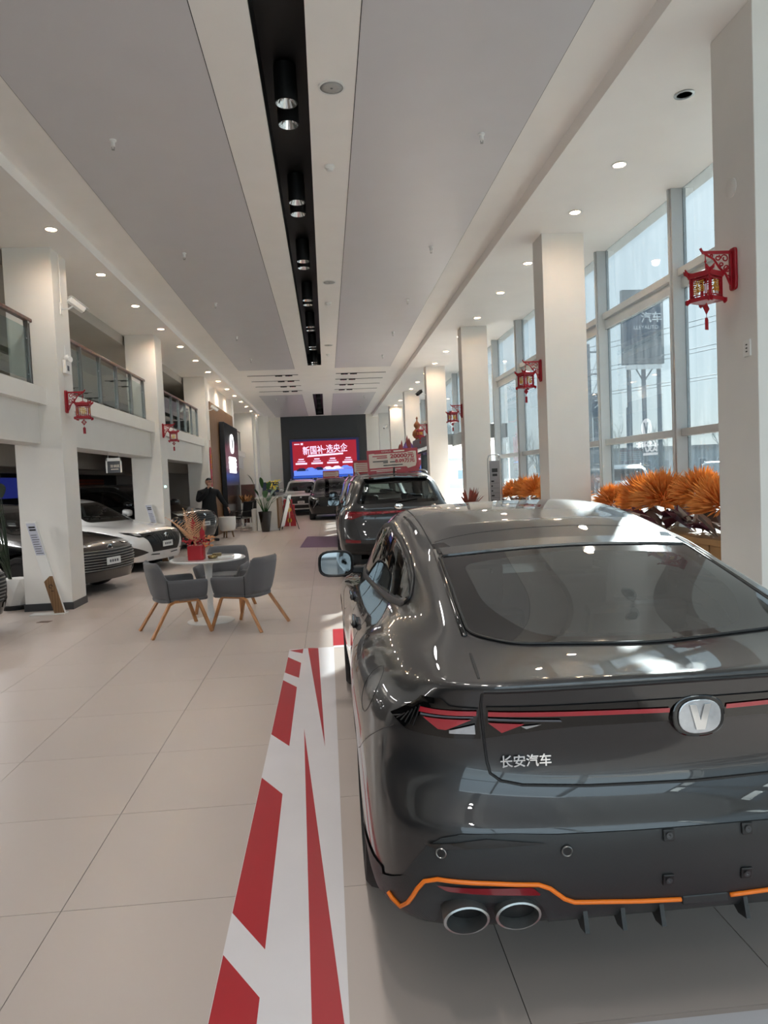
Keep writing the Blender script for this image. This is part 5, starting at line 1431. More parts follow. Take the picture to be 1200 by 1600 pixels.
# strip lamp, dark display and blue screen deep under the mezzanine
for i, (y0, y1) in enumerate(((10.7, 13.2), (4., 9.))):
    t = thing('strip_lamp', ('white strip lamp under the mezzanine in the second bay', 'white strip lamp under the mezzanine in the nearest bay')[i], 'lamp', (-6.3, (y0+y1)/2, 2.62))
    MB().box(-.05, -(y1-y0)/2, 0, .05, (y1-y0)/2, .1).build('case', M['white'], t)
    l = bpy.data.lights.new('strip_light', 'AREA'); l.shape = 'RECTANGLE'; l.size = .1; l.size_y = y1-y0; l.energy = 45
    lo = link(bpy.data.objects.new('lamp', l), t); lo.location = (0, 0, -.04)
    MB().box(-.04, -(y1-y0)/2, -.02, .04, (y1-y0)/2, 0).build('tube', mat('strip_tube', '#f4f4f0', .4, noise=.01, emit='#f6f4ee', estr=7.), t)
def back_props():
    t = thing('wall_display', 'dark sign board with orange slats on the far showroom wall', 'sign', (-10.78, 34.0, 1.3))
    MB().box(0, -2.2, 0, .06, 2.2, 1.5).build('board', M['blk'], t)
    for i in range(5): MB().box(.06, -2.0, .12+.14*i, .09, 1.6, .22+.14*i).build('slat', mat('orange_slat', '#8a3a1c', .5, noise=.1) if i == 0 else bpy.data.materials['orange_slat'], t)
    for i in range(5): MB().box(.06, -1.6+.5*i, 1.05, .075, -1.25+.5*i, 1.35).build('sign_letter', M['ink'], t)
    t = thing('wall_screen', 'blue lit screen on the showroom wall left of the first column', 'screen', (-10.78, 24.6, 1.35))
    MB().box(0, -1.6, 0, .06, 1.6, .85).build('bezel', M['blk'], t)
    MB().box(.06, -1.5, .08, .065, 1.5, .78).build('picture', mat('blue_screen', '#1a2040', .3, noise=.35, nscale=4, emit='#2c3790', estr=.16), t)
back_props()

# ================================================================ sign wall with logo
def sign_wall():
    w = struct(MB().box(-4.0, 22.46, 0, -3.47, 27.89, 4.15), 'wall_wood', M['oak'])
    struct(MB().box(-4.1, 22.46, 4.15, -3.6, 27.89, ZS), 'trim_2', M['wall'])
    t = thing('logo_panel', 'tall dark panel with lit white logo and lettering on the wood wall', 'sign', (-3.44, 25.8, 0))
    MB().box(0, -1.75, .02, .16, 1.75, 3.65).build('panel', mat('dark_panel_gloss', '#26272b', .18, noise=.05), t, bevel=.01)
    lit = mat('lit_letter', '#ffffff', .4, noise=.01, emit='#ffffff', estr=1.3)
    ov = [(.42*math.cos(a), .34*math.sin(a)) for a in [2*PI*i/36 for i in range(36)]]
    T = Matrix.Translation((.16, 0, 3.0))
    MB().prism(ov, 0, .02, 'x', 0, T).build('logo_disc', lit, t)
    v = MB()
    v.prism([(-.20, .2), (-.08, .2), (0, -.06), (.08, .2), (.20, .2), (.04, -.24), (-.04, -.24)], .02, .03, 'x', 0, T)
    v.build('logo_mark', M['ink'], t)
    text('lettering', '长安汽车', .46, lit, t, (.172, 0, 2.28), (PI/2, 0, PI/2), .01, bold=.012)
    MB().box(.16, -.85, 1.98, .175, .85, 2.07).build('small_letter_line', lit, t)
sign_wall()

# ================================================================ reception, seats, easel, gifts
def reception():
    t = thing('reception_counter', 'white reception counter with pale wood edge behind the strelitzia', 'counter', (-1.98, 24.75, 0))
    MB().box(-.36, -.9, 0, .30, .9, 1.06).build('body', M['white'], t, bevel=.01)
    MB().box(-.40, -.95, 1.06, .36, .95, 1.12).build('worktop', M['whitegloss'], t, bevel=.008)
    MB().box(.30, -.9, .06, .36, .9, 1.06).build('wood_edge', M['oak'], t)
    MB().box(-.34, -.88, 0, .28, .88, .05).build('plinth', M['skirt'], t)
    MB().prism(roundpoly([(-.56, -.7), (-.40, -.7), (-.40, .0), (-.56, .0)], .09), 0, .72, 'z').build('side_drum', M['white'], t)
    f = thing('yellow_flowers', 'yellow orchids in a dark vase on the reception counter', 'plant', (-1.78, 24.25, 1.12))
    MB().lathe([(.05, 0), (.07, .06), (.05, .16), (.04, .18), (0, .17)], 16).build('pot', M['blkgloss'], f, smooth=True, auto=40)
    random.seed(4); ym = mat('yellow_petal', '#d9c02a', .5, noise=.15); m = MB(); lf = MB()
    for i in range(46):
        a = random.uniform(0, 2*PI); r = random.uniform(.02, .24); z = random.uniform(.22, .55)
        c = Vector((r*math.cos(a), r*math.sin(a), z))
        for k in range(4):
            q = 2*PI*k/4+random.random(); d = Vector((math.cos(q), math.sin(q)*.6, math.sin(q)*.7))*.035; n = d.orthogonal().normalized()*.016
            m.add([c, c+d*.6+n, c+d, c+d*.6-n], [(0, 1, 2, 3)])
    for i in range(10):
        a = random.uniform(0, 2*PI); leaf(lf, (0, 0, .16), (math.cos(a), math.sin(a), .8), .34, .03, .3)
    o = m.build('blossom', ym, f); o['kind'] = 'stuff'; o = lf.build('leaves', M['leaf'], f); o['kind'] = 'stuff'
    mo = thing('monitor', 'dark monitor on the reception counter, seen from behind', 'monitor', (-1.95, 25.2, 1.12))
    MB().box(-.28, -.02, .12, .28, .02, .48).build('housing', mat('navy_back', '#1d2740', .4, noise=.05), mo, bevel=.008); MB().box(-.03, -.01, 0, .03, .03, .14).box(-.12, -.08, 0, .12, .08, .012).build('foot', M['blk'], mo)
reception()
def office_chair(x, y, rz, label):
    t = thing('office_chair', label, 'chair', (x, y, 0), rz, 'black chairs by the reception counter')
    MB().prism(roundpoly([(-.24, -.22), (.24, -.22), (.24, .25), (-.24, .25)], .08), .42, .48, 'z').build('seat', M['seat'], t, bevel=.02)
    MB().prism([(-.22, .46), (-.30, .98), (-.33, .98), (-.26, .44)], -.23, .23, 'x').build('backrest', M['seat'], t, bevel=.015)
    for s in (1, -1):
        MB().tube([(s*.26, -.30, .95), (s*.26, -.22, .46), (s*.26, .26, .44), (s*.26, .22, .25), (s*.26, .30, .02), (s*.26, -.24, .02)], .012, 6).build('side_frame', M['chrome'], t, smooth=True)
        MB().tube([(s*.27, -.26, .68), (s*.28, .18, .66), (s*.26, .24, .46)], .016, 6).build('armrest', M['blk'], t, smooth=True)
office_chair(-2.88, 24.2, 2.4, 'black chair with chrome side frames before the dark logo panel')
office_chair(-2.85, 25.5, 1.0, 'black chair with chrome side frames close to the counter')
def drum_planter():
    t = thing('drum_table', 'round white drum table on dark wood legs beside the dark suv', 'table', (-3.02, 21.75, 0))
    MB().lathe([(.17, .2), (.225, .24), (.255, .42), (.25, .62), (.235, .62), (.22, .58), (0, .58)], 32).build('drum', M['white'], t, smooth=True, auto=45)
    for k in range(3):
        a = 2*PI*k/3+.4; MB().tube([(.13*math.cos(a), .13*math.sin(a), .22), (.17*math.cos(a), .17*math.sin(a), 0)], [.03, .02], 8).build('leg', M['oak'], t, smooth=True)
    MB().lathe([(.218, .585), (.218, .60), (0, .60)], 24).build('top_inlay', M['cream'], t)
drum_planter()
def easel():
    t = thing('easel_board', 'white display board on a black easel beside the reception counter', 'sign', (-1.36, 23.95, 0), math.radians(-98))
    Q = Matrix.Rotation(-.26, 4, 'X')
    MB().box(-.28, -.012, .12, .28, .012, 1.18, 0, Matrix.Translation((0, -.2, 0)) @ Q).build('board', M['white'], t, bevel=.003)
    for s in (1, -1): MB().tube([(s*.24, -.24, 0), (s*.05, .06, 1.15)], .014, 6).build('leg', M['blk'], t)
    MB().tube([(0, .38, 0), (0, .06, 1.15)], .014, 6).build('leg', M['blk'], t)
easel()
def gifts():
    gm = mat('gift_red', '#a5202a', .45, noise=.12, nscale=14)
    for i, (x, y, z, w, h, lab) in enumerate(((-1.38, 25.9, 0, .42, .42, 'red gift carton at the bottom of the stack by the counter'), (-1.40, 25.92, .42, .40, .34, 'red gift carton in the middle of the stack'), (-1.42, 25.9, .76, .26, .2, 'small red gift carton on top of the stack'))):
        t = thing('gift_carton', lab, 'box', (x, y, z), .1*i, 'red cartons beside the counter')
        MB().box(-w/2, -.18, 0, w/2, .18, h).build('carton', gm, t, bevel=.004)
        MB().lathe([(.08, 0), (.08, .002), (0, .002)], 18, Mx=Matrix.Translation((0, -.18, h/2)) @ Matrix.Rotation(PI/2, 4, 'X')).build('round_print', M['gold'], t)
        MB().box(-.02, -.182, 0, .02, -.18, h).build('band', M['cream'], t)
gifts()
def side_shelf():
    t = thing('shelf_cabinet', 'brown cabinet panel behind the reception chairs', 'cabinet', (-2.95, 27.3, 0))
    MB().box(-.25, -.2, .12, .25, .2, 1.55).build('panel', mat('brown_panel', '#4a2417', .4, noise=.08), t, bevel=.006)
    for s in (1, -1): MB().box(s*.2-.02, -.15, 0, s*.2+.02, .15, .12).build('leg', M['blk'], t)
    p = thing('potted_plant', 'small leafy plant in a white square pot before the brown cabinet', 'plant', (-2.98, 26.6, 0))
    MB().box(-.16, -.14, .62, .16, .14, .86).build('pot', M['white'], p, bevel=.006)
    for (a, b) in ((-.13, -.1), (.13, -.1), (-.13, .1), (.13, .1)): MB().box(a-.015, b-.015, 0, a+.015, b+.015, .62).build('leg', M['white'], p)
    random.seed(9); m = MB(); om = mat('rust_leaf', '#8c5a22', .6, noise=.25)
    for i in range(50):
        a = random.uniform(0, 2*PI); leaf(m, (.1*math.cos(a), .08*math.sin(a), .86), (math.cos(a)*.5, math.sin(a)*.5, 1), random.uniform(.2, .5), .03, .2)
    o = m.build('foliage', om, p); o['kind'] = 'stuff'
side_shelf()

# ================================================================ video wall
def video_wall():
    t = thing('video_wall', 'big red promotional video wall on the dark end wall', 'screen', (-.03, 37.95, 0))
    MB().box(-1.86, -.08, 1.66, 1.86, 0, 3.80).build('bezel', mat('bezel_grey', '#2a2d33', .35, noise=.04), t, bevel=.01)
    red = wave_mat('screen_red', '#a3162c', '#8a1024', 9, .4, .0, 'Z')
    b = red.node_tree.nodes['Principled BSDF']; src = b.inputs['Base Color'].links[0].from_socket
    red.node_tree.links.new(src, b.inputs['Emission Color']); b.inputs['Emission Strength'].default_value = .36
    def lit(n, c, s=.8): return mat(n, c, .4, noise=.02, emit=c, estr=s*.5)
    wh, navy, sky = lit('screen_white', '#e6d2ee', .9), lit('screen_navy', '#151a45', .6), lit('screen_blue', '#5f7fe0', .9)
    MB().box(-1.80, -.084, 1.72, 1.80, -.08, 3.74).build('picture_edge', navy, t)
    MB().box(-1.68, -.088, 2.05, 1.66, -.084, 3.64).build('picture', red, t)
    MB().box(-1.66, -.092, 1.86, 1.45, -.086, 2.14).build('picture_floor', sky, t)
    MB().box(-1.70, -.092, 1.73, 1.70, -.086, 1.84).build('picture_bar', lit('screen_deep', '#2b52b8', .7), t)
    text('headline', '新国补·选央企', .47, wh, t, (.02, -.096, 3.17), (PI/2, -.05, 0), .002, bold=.006, sx=.80)
    MB().prism([(-.95, 2.82), (.95, 2.90), (.95, 2.99), (-.85, 2.92)], -.094, -.090, 'y').build('banner_line', wh, t)
    for i in range(4):
        x = -1.25+.82*i
        MB().box(x-.14, -.094, 2.68, x+.14, -.09, 2.74).build('caption_line', wh, t)
        MB().box(x-.30, -.094, 2.44, x+.30, -.09, 2.53).build('caption_line', wh, t)
        MB().box(x-.2, -.094, 2.58, x+.2, -.09, 2.62).build('caption_line', wh, t)
    MB().box(-1.58, -.094, 3.48, -1.3, -.09, 3.53).box(-1.24, -.094, 3.46, -1.12, -.09, 3.56).build('corner_mark', wh, t)
    side = [(-.5, 0), (-.49, .10), (-.40, .13), (-.26, .21), (.08, .22), (.24, .13), (.46, .10), (.5, .02), (.48, 0)]
    for i in range(6):
        x = -1.2+.46*i; col = (navy, sky, navy, wh, wh, sky)[i]
        MB().prism([(x+u*.62, 2.10+.012*i+v*.75) for u, v in side], -.096, -.092, 'y').build('pictured_car', col, t)
video_wall()

# ================================================================ price boards standing on the car roofs
def roof_board(x, y, z, w, h, label, full=True, tilt=.0):
    t = thing('roof_price_board', label, 'sign', (x, y, z), 0); t.rotation_euler = (0, tilt, 0)
    MB().box(-w/2, 0, 0, w/2, .012, h).build('panel', M['red'], t)
    cr = mat('board_cream', '#d8c6b8', .5, noise=.03) if 'board_cream' not in bpy.data.materials else bpy.data.materials['board_cream']
    a, c = -w/2+.03*w/.84, w/2-.03*w/.84
    k = h/.38
    MB().prism(roundpoly([(a, .09*k), (c-.17, .09*k), (c-.15, .06*k), (c-.02, .09*k), (c, .15*k), (c, .33*k), (c-.08, .335*k), (c-.18, .315*k), (a+.1, .315*k), (a+.08, .325*k), (a, .32*k)], .012), -.004, 0, 'y').build('face', cr, t)
    MB().box(-w/2-.0, .012, 0, -w/2+.02, .12, .02).box(w/2-.02, .012, 0, w/2, .12, .02).build('stand', M['steel'], t)
    dk = M['red']
    def line(x0, x1, z0, hh, m): MB().box(x0, -.006, z0, x1, -.004, z0+hh).build('print_line', m, t)
    if full:
        text('headline', 'CS75PLUS', .036, M['cream'], t, (-.10, -.004, .353), (PI/2, 0, 0), .001)
        line(.02, .20, .340, .022, M['cream'])
        text('price', '20000元', .092, dk, t, (.155, -.006, .268), (PI/2, 0, 0), .001, bold=.0035, sx=1.22)
        text('price', '8.09万元', .075, dk, t, (.20, -.006, .185), (PI/2, 0, 0), .001, bold=.003, sx=1.15)
        for (x0, x1, z0) in ((-.33, -.09, .275), (-.26, -.09, .245), (-.33, -.08, .19), (-.16, -.08, .165), (-.05, .04, .17), (-.16, .16, .118)): line(x0, x1, z0, .016, M['blk'] if z0 < .2 else dk)
        line(-.38, .12, .052, .014, cr); line(-.28, .05, .028, .012, cr)
    else:
        for i in range(4): line(a+.06*w, c-(.08+.05*(i % 2))*w, (.13+.048*i)*k, .014*k, dk)
roof_board(1.10, 11.75, 1.665, .84, .385, 'red and cream price board on the roof of the first dark suv, reading 20000', True, -.03)
roof_board(1.05, 17.5, 1.66, .80, .37, 'red and cream price board on the second dark suv, half hidden by the first board', False)
roof_board(.2, 32.3, 1.66, .72, .33, 'small red and cream price board on the far black suv', False)

# ================================================================ entrance ornaments, roll-up stand
def ornaments():
    t = thing('gourd_ornament', 'brown bottle gourd ornament standing on the grey entrance portal', 'ornament', (3.27, 25.3, 2.84))
    MB().lathe([(.07, 0), (.09, .03), (.07, .06), (.13, .10), (.185, .20), (.17, .31), (.08, .40), (.07, .43), (.115, .50), (.12, .56), (.07, .64), (.025, .69), (.022, .76), (.045, .78), (.02, .82), (0, .86)], 28).build('gourd', mat('gourd_brown', '#9a5a30', .35, noise=.12, nscale=12), t, smooth=True)
    MB().lathe([(.10, -.0), (.11, .01), (.10, .03), (0, .03)], 20).build('base', M['blk'], t, smooth=True, auto=40)
    t = thing('crystal_ornament', 'violet and red mountain-shaped ornament left of the gourd', 'ornament', (2.78, 24.6, 0))
    MB().box(-.3, -.2, 0, .3, .2, 2.3).build('plinth', M['skirt'], t, bevel=.01)
    vm, rm = mat('violet_crystal', '#7d5a9a', .25, noise=.2, nscale=12), mat('russet_crystal', '#8c3028', .3, noise=.2, nscale=12)
    for i, (x, h, r) in enumerate(((-.22, .42, .07), (-.10, .34, .08), (0, .50, .10), (.10, .62, .07), (.16, .46, .09), (.24, .32, .07), (-.16, .55, .04), (.04, .72, .05))):
        MB().lathe([(r, 0), (r*1.1, h*.5), (r*.7, h*.8), (0, h)], 6, (x, .03*(i % 3), 2.3)).build('crystal', vm if i in (1, 2, 4, 5) else rm, t)
ornaments()
def roll_stand():
    t = thing('display_stand', 'slim grey information stand with rounded metal frame beside the third right column', 'stand', (3.48, 14.7, 0))
    fr = [(-.135, 0, .02), (-.135, 0, 1.88), (-.115, 0, 1.94), (-.07, 0, 1.96), (.07, 0, 1.96), (.115, 0, 1.94), (.135, 0, 1.88), (.135, 0, .02)]
    MB().tube(fr, .014, 8).build('frame', M['alu'], t, smooth=True)
    MB().box(-.11, -.006, .1, .11, .006, 1.84).build('panel', mat('stand_grey', '#8f8c8e', .5, noise=.03), t)
    MB().box(-.18, -.16, 0, .18, .16, .025).build('foot', M['alu'], t, bevel=.005)
    MB().box(-.06, -.009, 1.60, .06, -.006, 1.68).box(-.05, -.009, 1.52, .05, -.006, 1.57).build('heading_mark', M['blk'], t)
    for i in range(7):
        z = 1.40-.10*i
        MB().box(-.08, -.009, z, -.05 if i % 3 else -.02, -.006, z+.03).build('list_mark', M['blk'], t)
        MB().box(-.07, -.009, z-.03, .09, -.006, z-.024).build('list_line', M['ink'], t)
roll_stand()

# ================================================================ bouquets along the window
def tuft_mat(name, c1, c2):
    m = bpy.data.materials.new(name); m.use_nodes = True; nt = m.node_tree; nt.nodes.clear()
    out = nt.nodes.new('ShaderNodeOutputMaterial'); d = nt.nodes.new('ShaderNodeBsdfDiffuse'); tr = nt.nodes.new('ShaderNodeBsdfTranslucent'); mx = nt.nodes.new('ShaderNodeMixShader')
    tc = nt.nodes.new('ShaderNodeTexCoord'); n = nt.nodes.new('ShaderNodeTexNoise'); n.inputs['Scale'].default_value = 25; mc = nt.nodes.new('ShaderNodeMix'); mc.data_type = 'RGBA'
    mc.inputs['A'].default_value = (*srgb(c1), 1); mc.inputs['B'].default_value = (*srgb(c2), 1)
    nt.links.new(tc.outputs['Object'], n.inputs['Vector']); nt.links.new(n.outputs[0], mc.inputs['Factor'])
    nt.links.new(mc.outputs['Result'], d.inputs[0]); nt.links.new(mc.outputs['Result'], tr.inputs[0]); mx.inputs[0].default_value = .55
    nt.links.new(d.outputs[0], mx.inputs[1]); nt.links.new(tr.outputs[0], mx.inputs[2]); nt.links.new(mx.outputs[0], out.inputs[0]); return m
M['tuft'] = tuft_mat('orange_grass', '#f8ca8a', '#e8a552')
M['wrap1'] = mat('plum_paper', '#5d2a3c', .55, noise=.15, nscale=5); M['wrap2'] = mat('grey_paper', '#6b5f58', .6, noise=.15, nscale=5); M['wrap3'] = mat('pale_paper', '#b9b0a6', .6, noise=.1, nscale=5)
M['carton'] = mat('brown_carton', '#a07a4e', .7, noise=.08)
def bouquet(x, y, z, r, label, seed, cnt=620):
    t = thing('bouquet', label, 'flowers', (x, y, .86), 0, 'orange bouquets along the window'); rnd = random.Random(seed)
    m = MB(); c = Vector((0, 0, z-.86))
    for i in range(cnt):
        u = rnd.uniform(-.25, 1); a = rnd.uniform(0, 2*PI); s = math.sqrt(1-u*u); d = Vector((s*math.cos(a), s*math.sin(a), u))
        d = (d+Vector((rnd.uniform(-.3, .3), rnd.uniform(-.3, .3), rnd.uniform(-.1, .4)))*.6).normalized()
        L = r*rnd.uniform(.75, 1.08); b = c+d*r*.25; tip = c+d*L; n = d.orthogonal().normalized(); n2 = d.cross(n); w = .011
        mid = c+d*L*.72
        m.add([b, mid+n*w, mid-n*w*.5+n2*w*.9, mid-n*w*.5-n2*w*.9, tip], [(0, 1, 2), (0, 2, 3), (0, 3, 1), (1, 4, 2), (2, 4, 3), (3, 4, 1)])
    o = m.build('grass_heads', M['tuft'], t); o['kind'] = 'stuff'
    h = z-.86
    for k in range(13):
        a0 = 2*PI*k/13+rnd.random()*.4; w = MB(); hw = .30+.12*rnd.random()
        pts = [(.06*math.cos(a0), .06*math.sin(a0), 0 if k % 2 else h*.2)]
        for q, (rr, zz) in enumerate(((r*.74, h*.50+rnd.uniform(-.04, .06)), (r*1.0, h*.74+rnd.uniform(-.12, .06)), (r*.84, h*.54+rnd.uniform(-.06, .06)))):
            a = a0+(-hw, 0, hw)[q]; pts.append((rr*math.cos(a), rr*math.sin(a), zz))
        pts.append((r*(.45+.25*(k % 2))*math.cos(a0), r*(.45+.25*(k % 2))*math.sin(a0), h*.5))
        w.add(pts, [(0, 1, 4), (1, 2, 4), (2, 3, 4), (3, 0, 4)])
        w.build('wrapping_sheet', (M['wrap1'], M['wrap2'], M['wrap1'], M['wrap2'], M['wrap3'])[(k+seed) % 5], t)
NTH = ('first', 'second', 'third', 'fourth', 'fifth', 'sixth', 'seventh')
for i, (x, y, z, r) in enumerate(((3.92, 5.85, 1.22, .36), (3.85, 6.75, 1.16, .36), (3.95, 7.35, 1.24, .34), (3.86, 8.0, 1.18, .40), (3.98, 8.7, 1.13, .42), (3.9, 9.55, 1.10, .30))):
    bouquet(x, y, z, r, 'orange grass bouquet in plum paper before the first window bay, %s from the near column' % NTH[i], 20+i)
for i, (x, y, z, r) in enumerate(((3.9, 11.2, 1.15, .36), (3.9, 12.1, 1.16, .36), (3.86, 13.0, 1.18, .38), (3.9, 13.9, 1.18, .36), (3.9, 14.8, 1.12, .34))):
    bouquet(x, y, z, r, 'orange grass bouquet before the second window bay, %s from the second column' % NTH[i], 40+i, 460)
for i, (y0, y1) in enumerate(((5.5, 9.7), (10.25, 15.4))):
    t = thing('flower_bench', ('long carton-coloured bench under the bouquets of the first window bay', 'long carton-coloured bench under the bouquets of the second window bay')[i], 'bench', (3.9, (y0+y1)/2, 0))
    L = (y1-y0)/2
    MB().box(-.24, -L, .80, .24, L, .86).build('top', M['carton'], t, bevel=.004)
    n = 7
    for k in range(n): a = -L+2*L*k/n; MB().box(-.22, a+.01, 0, .22, a+2*L/n-.01, .80).build('carton', M['carton'], t, bevel=.006)
# ================================================================ the standing man
def skin_body(name, chains, m, parent, sub=2, root=None):
    """chains: lists of (point, radius); equal points are shared"""
    V, R, E, idx = [], [], [], {}
    for ch in chains:
        prev = None
        for p, r in ch:
            k = tuple(round(c, 4) for c in p)
            if k not in idx: idx[k] = len(V); V.append(p); R.append(r if isinstance(r, tuple) else (r, r))
            if prev is not None: E.append((prev, idx[k]))
            prev = idx[k]
    me = bpy.data.meshes.new(name); me.from_pydata(V, E, []); o = bpy.data.objects.new(name, me); COL.objects.link(o)
    md = o.modifiers.new('skin', 'SKIN'); md.use_smooth_shade = True
    for i, r in enumerate(R): me.skin_vertices[0].data[i].radius = r
    me.skin_vertices[0].data[0].use_root = True
    s = o.modifiers.new('sub', 'SUBSURF'); s.levels = sub
    dg = bpy.context.evaluated_depsgraph_get(); nm = bpy.data.meshes.new_from_object(o.evaluated_get(dg))
    bpy.data.objects.remove(o); bpy.data.meshes.remove(me)
    nm.materials.clear(); nm.materials.append(m); nm.polygons.foreach_set('use_smooth', [True]*len(nm.polygons))
    nm.name = name
    return link(bpy.data.objects.new(name, nm), parent)
def hand(name, wrist, direction, palm_n, parent, curl=.5, side=1):
    d = Vector(direction).normalized(); n = Vector(palm_n).normalized(); s = d.cross(n).normalized()*side
    w = Vector(wrist); ch = []
    kn = w+d*.095
    ch.append([(tuple(w-d*.03), (.026, .022)), (tuple(w+d*.03), (.036, .018)), (tuple(kn-d*.012), (.040, .016))])
    body = skin_body(name, ch, M['skin'], parent, 1)
    for i, (off, L) in enumerate(((-.030, .062), (-.010, .075), (.011, .072), (.031, .056))):
        b = kn+s*off-d*.012; p1 = b+d*L*.45+n*L*.10*curl; p2 = p1+d*L*.30+n*L*.30*curl; p3 = p2+d*L*.22+n*L*.35*curl
        skin_body('finger', [[(tuple(b), .010), (tuple(p1), .009), (tuple(p2), .0085), (tuple(p3), .007)]], M['skin'], body, 1)
    b = w+d*.025-s*.025; p1 = b-s*.030+d*.030+n*.012; p2 = p1-s*.008+d*.030+n*.014
    skin_body('thumb', [[(tuple(b), .012), (tuple(p1), .011), (tuple(p2), .009)]], M['skin'], body, 1)
    return body
def man():
    t = thing('person', 'man in black jacket raising one hand to his mouth behind the dark suv nose', 'person', (-3.36, 20.75, 0), math.radians(22)); t.scale = (1.14, 1.08, 1.0)
    # faces -y (the viewer), turned a little to the picture's right
    pel = (0, 0, .96)
    ch = [[(pel, (.165, .12)), ((0, .0, 1.10), (.185, .135)), ((0, .01, 1.28), (.21, .15)), ((0, .02, 1.42), (.175, .12)), ((0, .015, 1.50), (.075, .07)), ((0, .0, 1.55), (.056, .056))]]
    for s in (1, -1):
        leg = [(pel, (.165, .12)), ((s*.10, 0, .86), (.105, .11)), ((s*.115, -.02, .50), (.085, .088)), ((s*.12, .02, .12), (.072, .075))]
        ch.append(leg)
    # his right arm (picture left) bends up to the mouth; his left arm reaches down and out
    chest = ((0, .02, 1.42), (.175, .12))
    ch.append([chest, ((-.21, .02, 1.39), .085), ((-.29, -.06, 1.14), .072), ((-.12, -.25, 1.36), .056), ((-.05, -.20, 1.50), .036)])
    ch.append([chest, ((.21, .02, 1.39), .085), ((.32, -.02, 1.14), .07), ((.42, -.12, .94), .054)])
    body = skin_body('body', ch, M['blackcloth'], t, 2)
    for s in (1, -1):
        MB().prism(roundpoly([(-.045, -.22), (.045, -.22), (.05, .07), (-.04, .08)], .035), 0, .075, 'z', 0, Matrix.Translation((s*.12, .0, 0))).build('shoe', M['blk'], t, bevel=.02)
    MB().lathe([(.085, 1.47), (.078, 1.515), (.065, 1.53), (.06, 1.51)], 20).build('collar', M['blackcloth'], t, smooth=True)
    # head
    hc = Vector((.01, -.03, 1.67))
    m = MB(); n = 20; k = 14; vs, fs = [], []
    for i in range(k+1):
        th = PI*i/k; z = -math.cos(th)
        for j in range(n):
            a = 2*PI*j/n; x, y = math.sin(th)*math.cos(a), math.sin(th)*math.sin(a)
            w = .078*(1-.22*max(0, -z)); dp = .098*(1-.12*max(0, -z))
            vs.append((x*w, y*dp-(.012 if z < -.3 and y < 0 else 0), z*.122))
    for i in range(k):
        for j in range(n): fs.append((i*n+j, i*n+(j+1) % n, (i+1)*n+(j+1) % n, (i+1)*n+j))
    T = Matrix.Translation(hc) @ Matrix.Rotation(.25, 4, 'Z')
    m.add(vs, fs, 0, T)
    hd = m.build('head', M['skin'], t, smooth=True)
    MB().add([(-.016, -.092, -.025), (.016, -.092, -.025), (0, -.122, -.022), (0, -.096, .02)], [(0, 2, 3), (2, 1, 3), (0, 1, 2)], 0, T).build('nose', M['skin'], hd, smooth=True)
    for s in (1, -1):
        MB().ball(tuple(T @ Vector((s*.030, -.086, .012))), .010, 10, .7).build('eye', M['blk'], hd, smooth=True)
        MB().box(s*.030-.017, -.096, .028, s*.030+.017, -.086, .034, 0, T).build('eyebrow', M['hair'], hd)
        MB().ball(tuple(T @ Vector((s*.078, .005, -.005))), .022, 10, 1.4, 0, .5).build('ear', M['skin'], hd, smooth=True)
        MB().tube([tuple(T @ Vector((s*.030+.022*math.cos(q), -.100, .010+.016*math.sin(q)))) for q in [2*PI*i/14 for i in range(14)]], .0025, 5, closed=True).build('glasses_rim', M['blk'], hd)
    MB().box(-.022, -.098, -.058, .022, -.088, -.052, 0, T).build('mouth', mat('lip', '#8a5048', .5, noise=.05), hd, bevel=.002)
    hv = [Vector((v[0]*1.09, v[1]*1.08+.004, v[2]*1.07)) for v in vs]
    keep = [f for f in fs if all((vs[i][2] > .052 or (vs[i][1] > .008 and vs[i][2] > -.055)) for i in f)]
    MB().add(hv, keep, 0, T).build('hair', M['hair'], hd, smooth=True)
    hand('hand', (-.045, -.195, 1.515), (.35, .25, 1), (.2, 1, -.1), t, .8, 1)
    hand('hand', (.435, -.135, .915), (.35, -.25, -1), (-1, .2, -.2), t, .6, -1)
man()
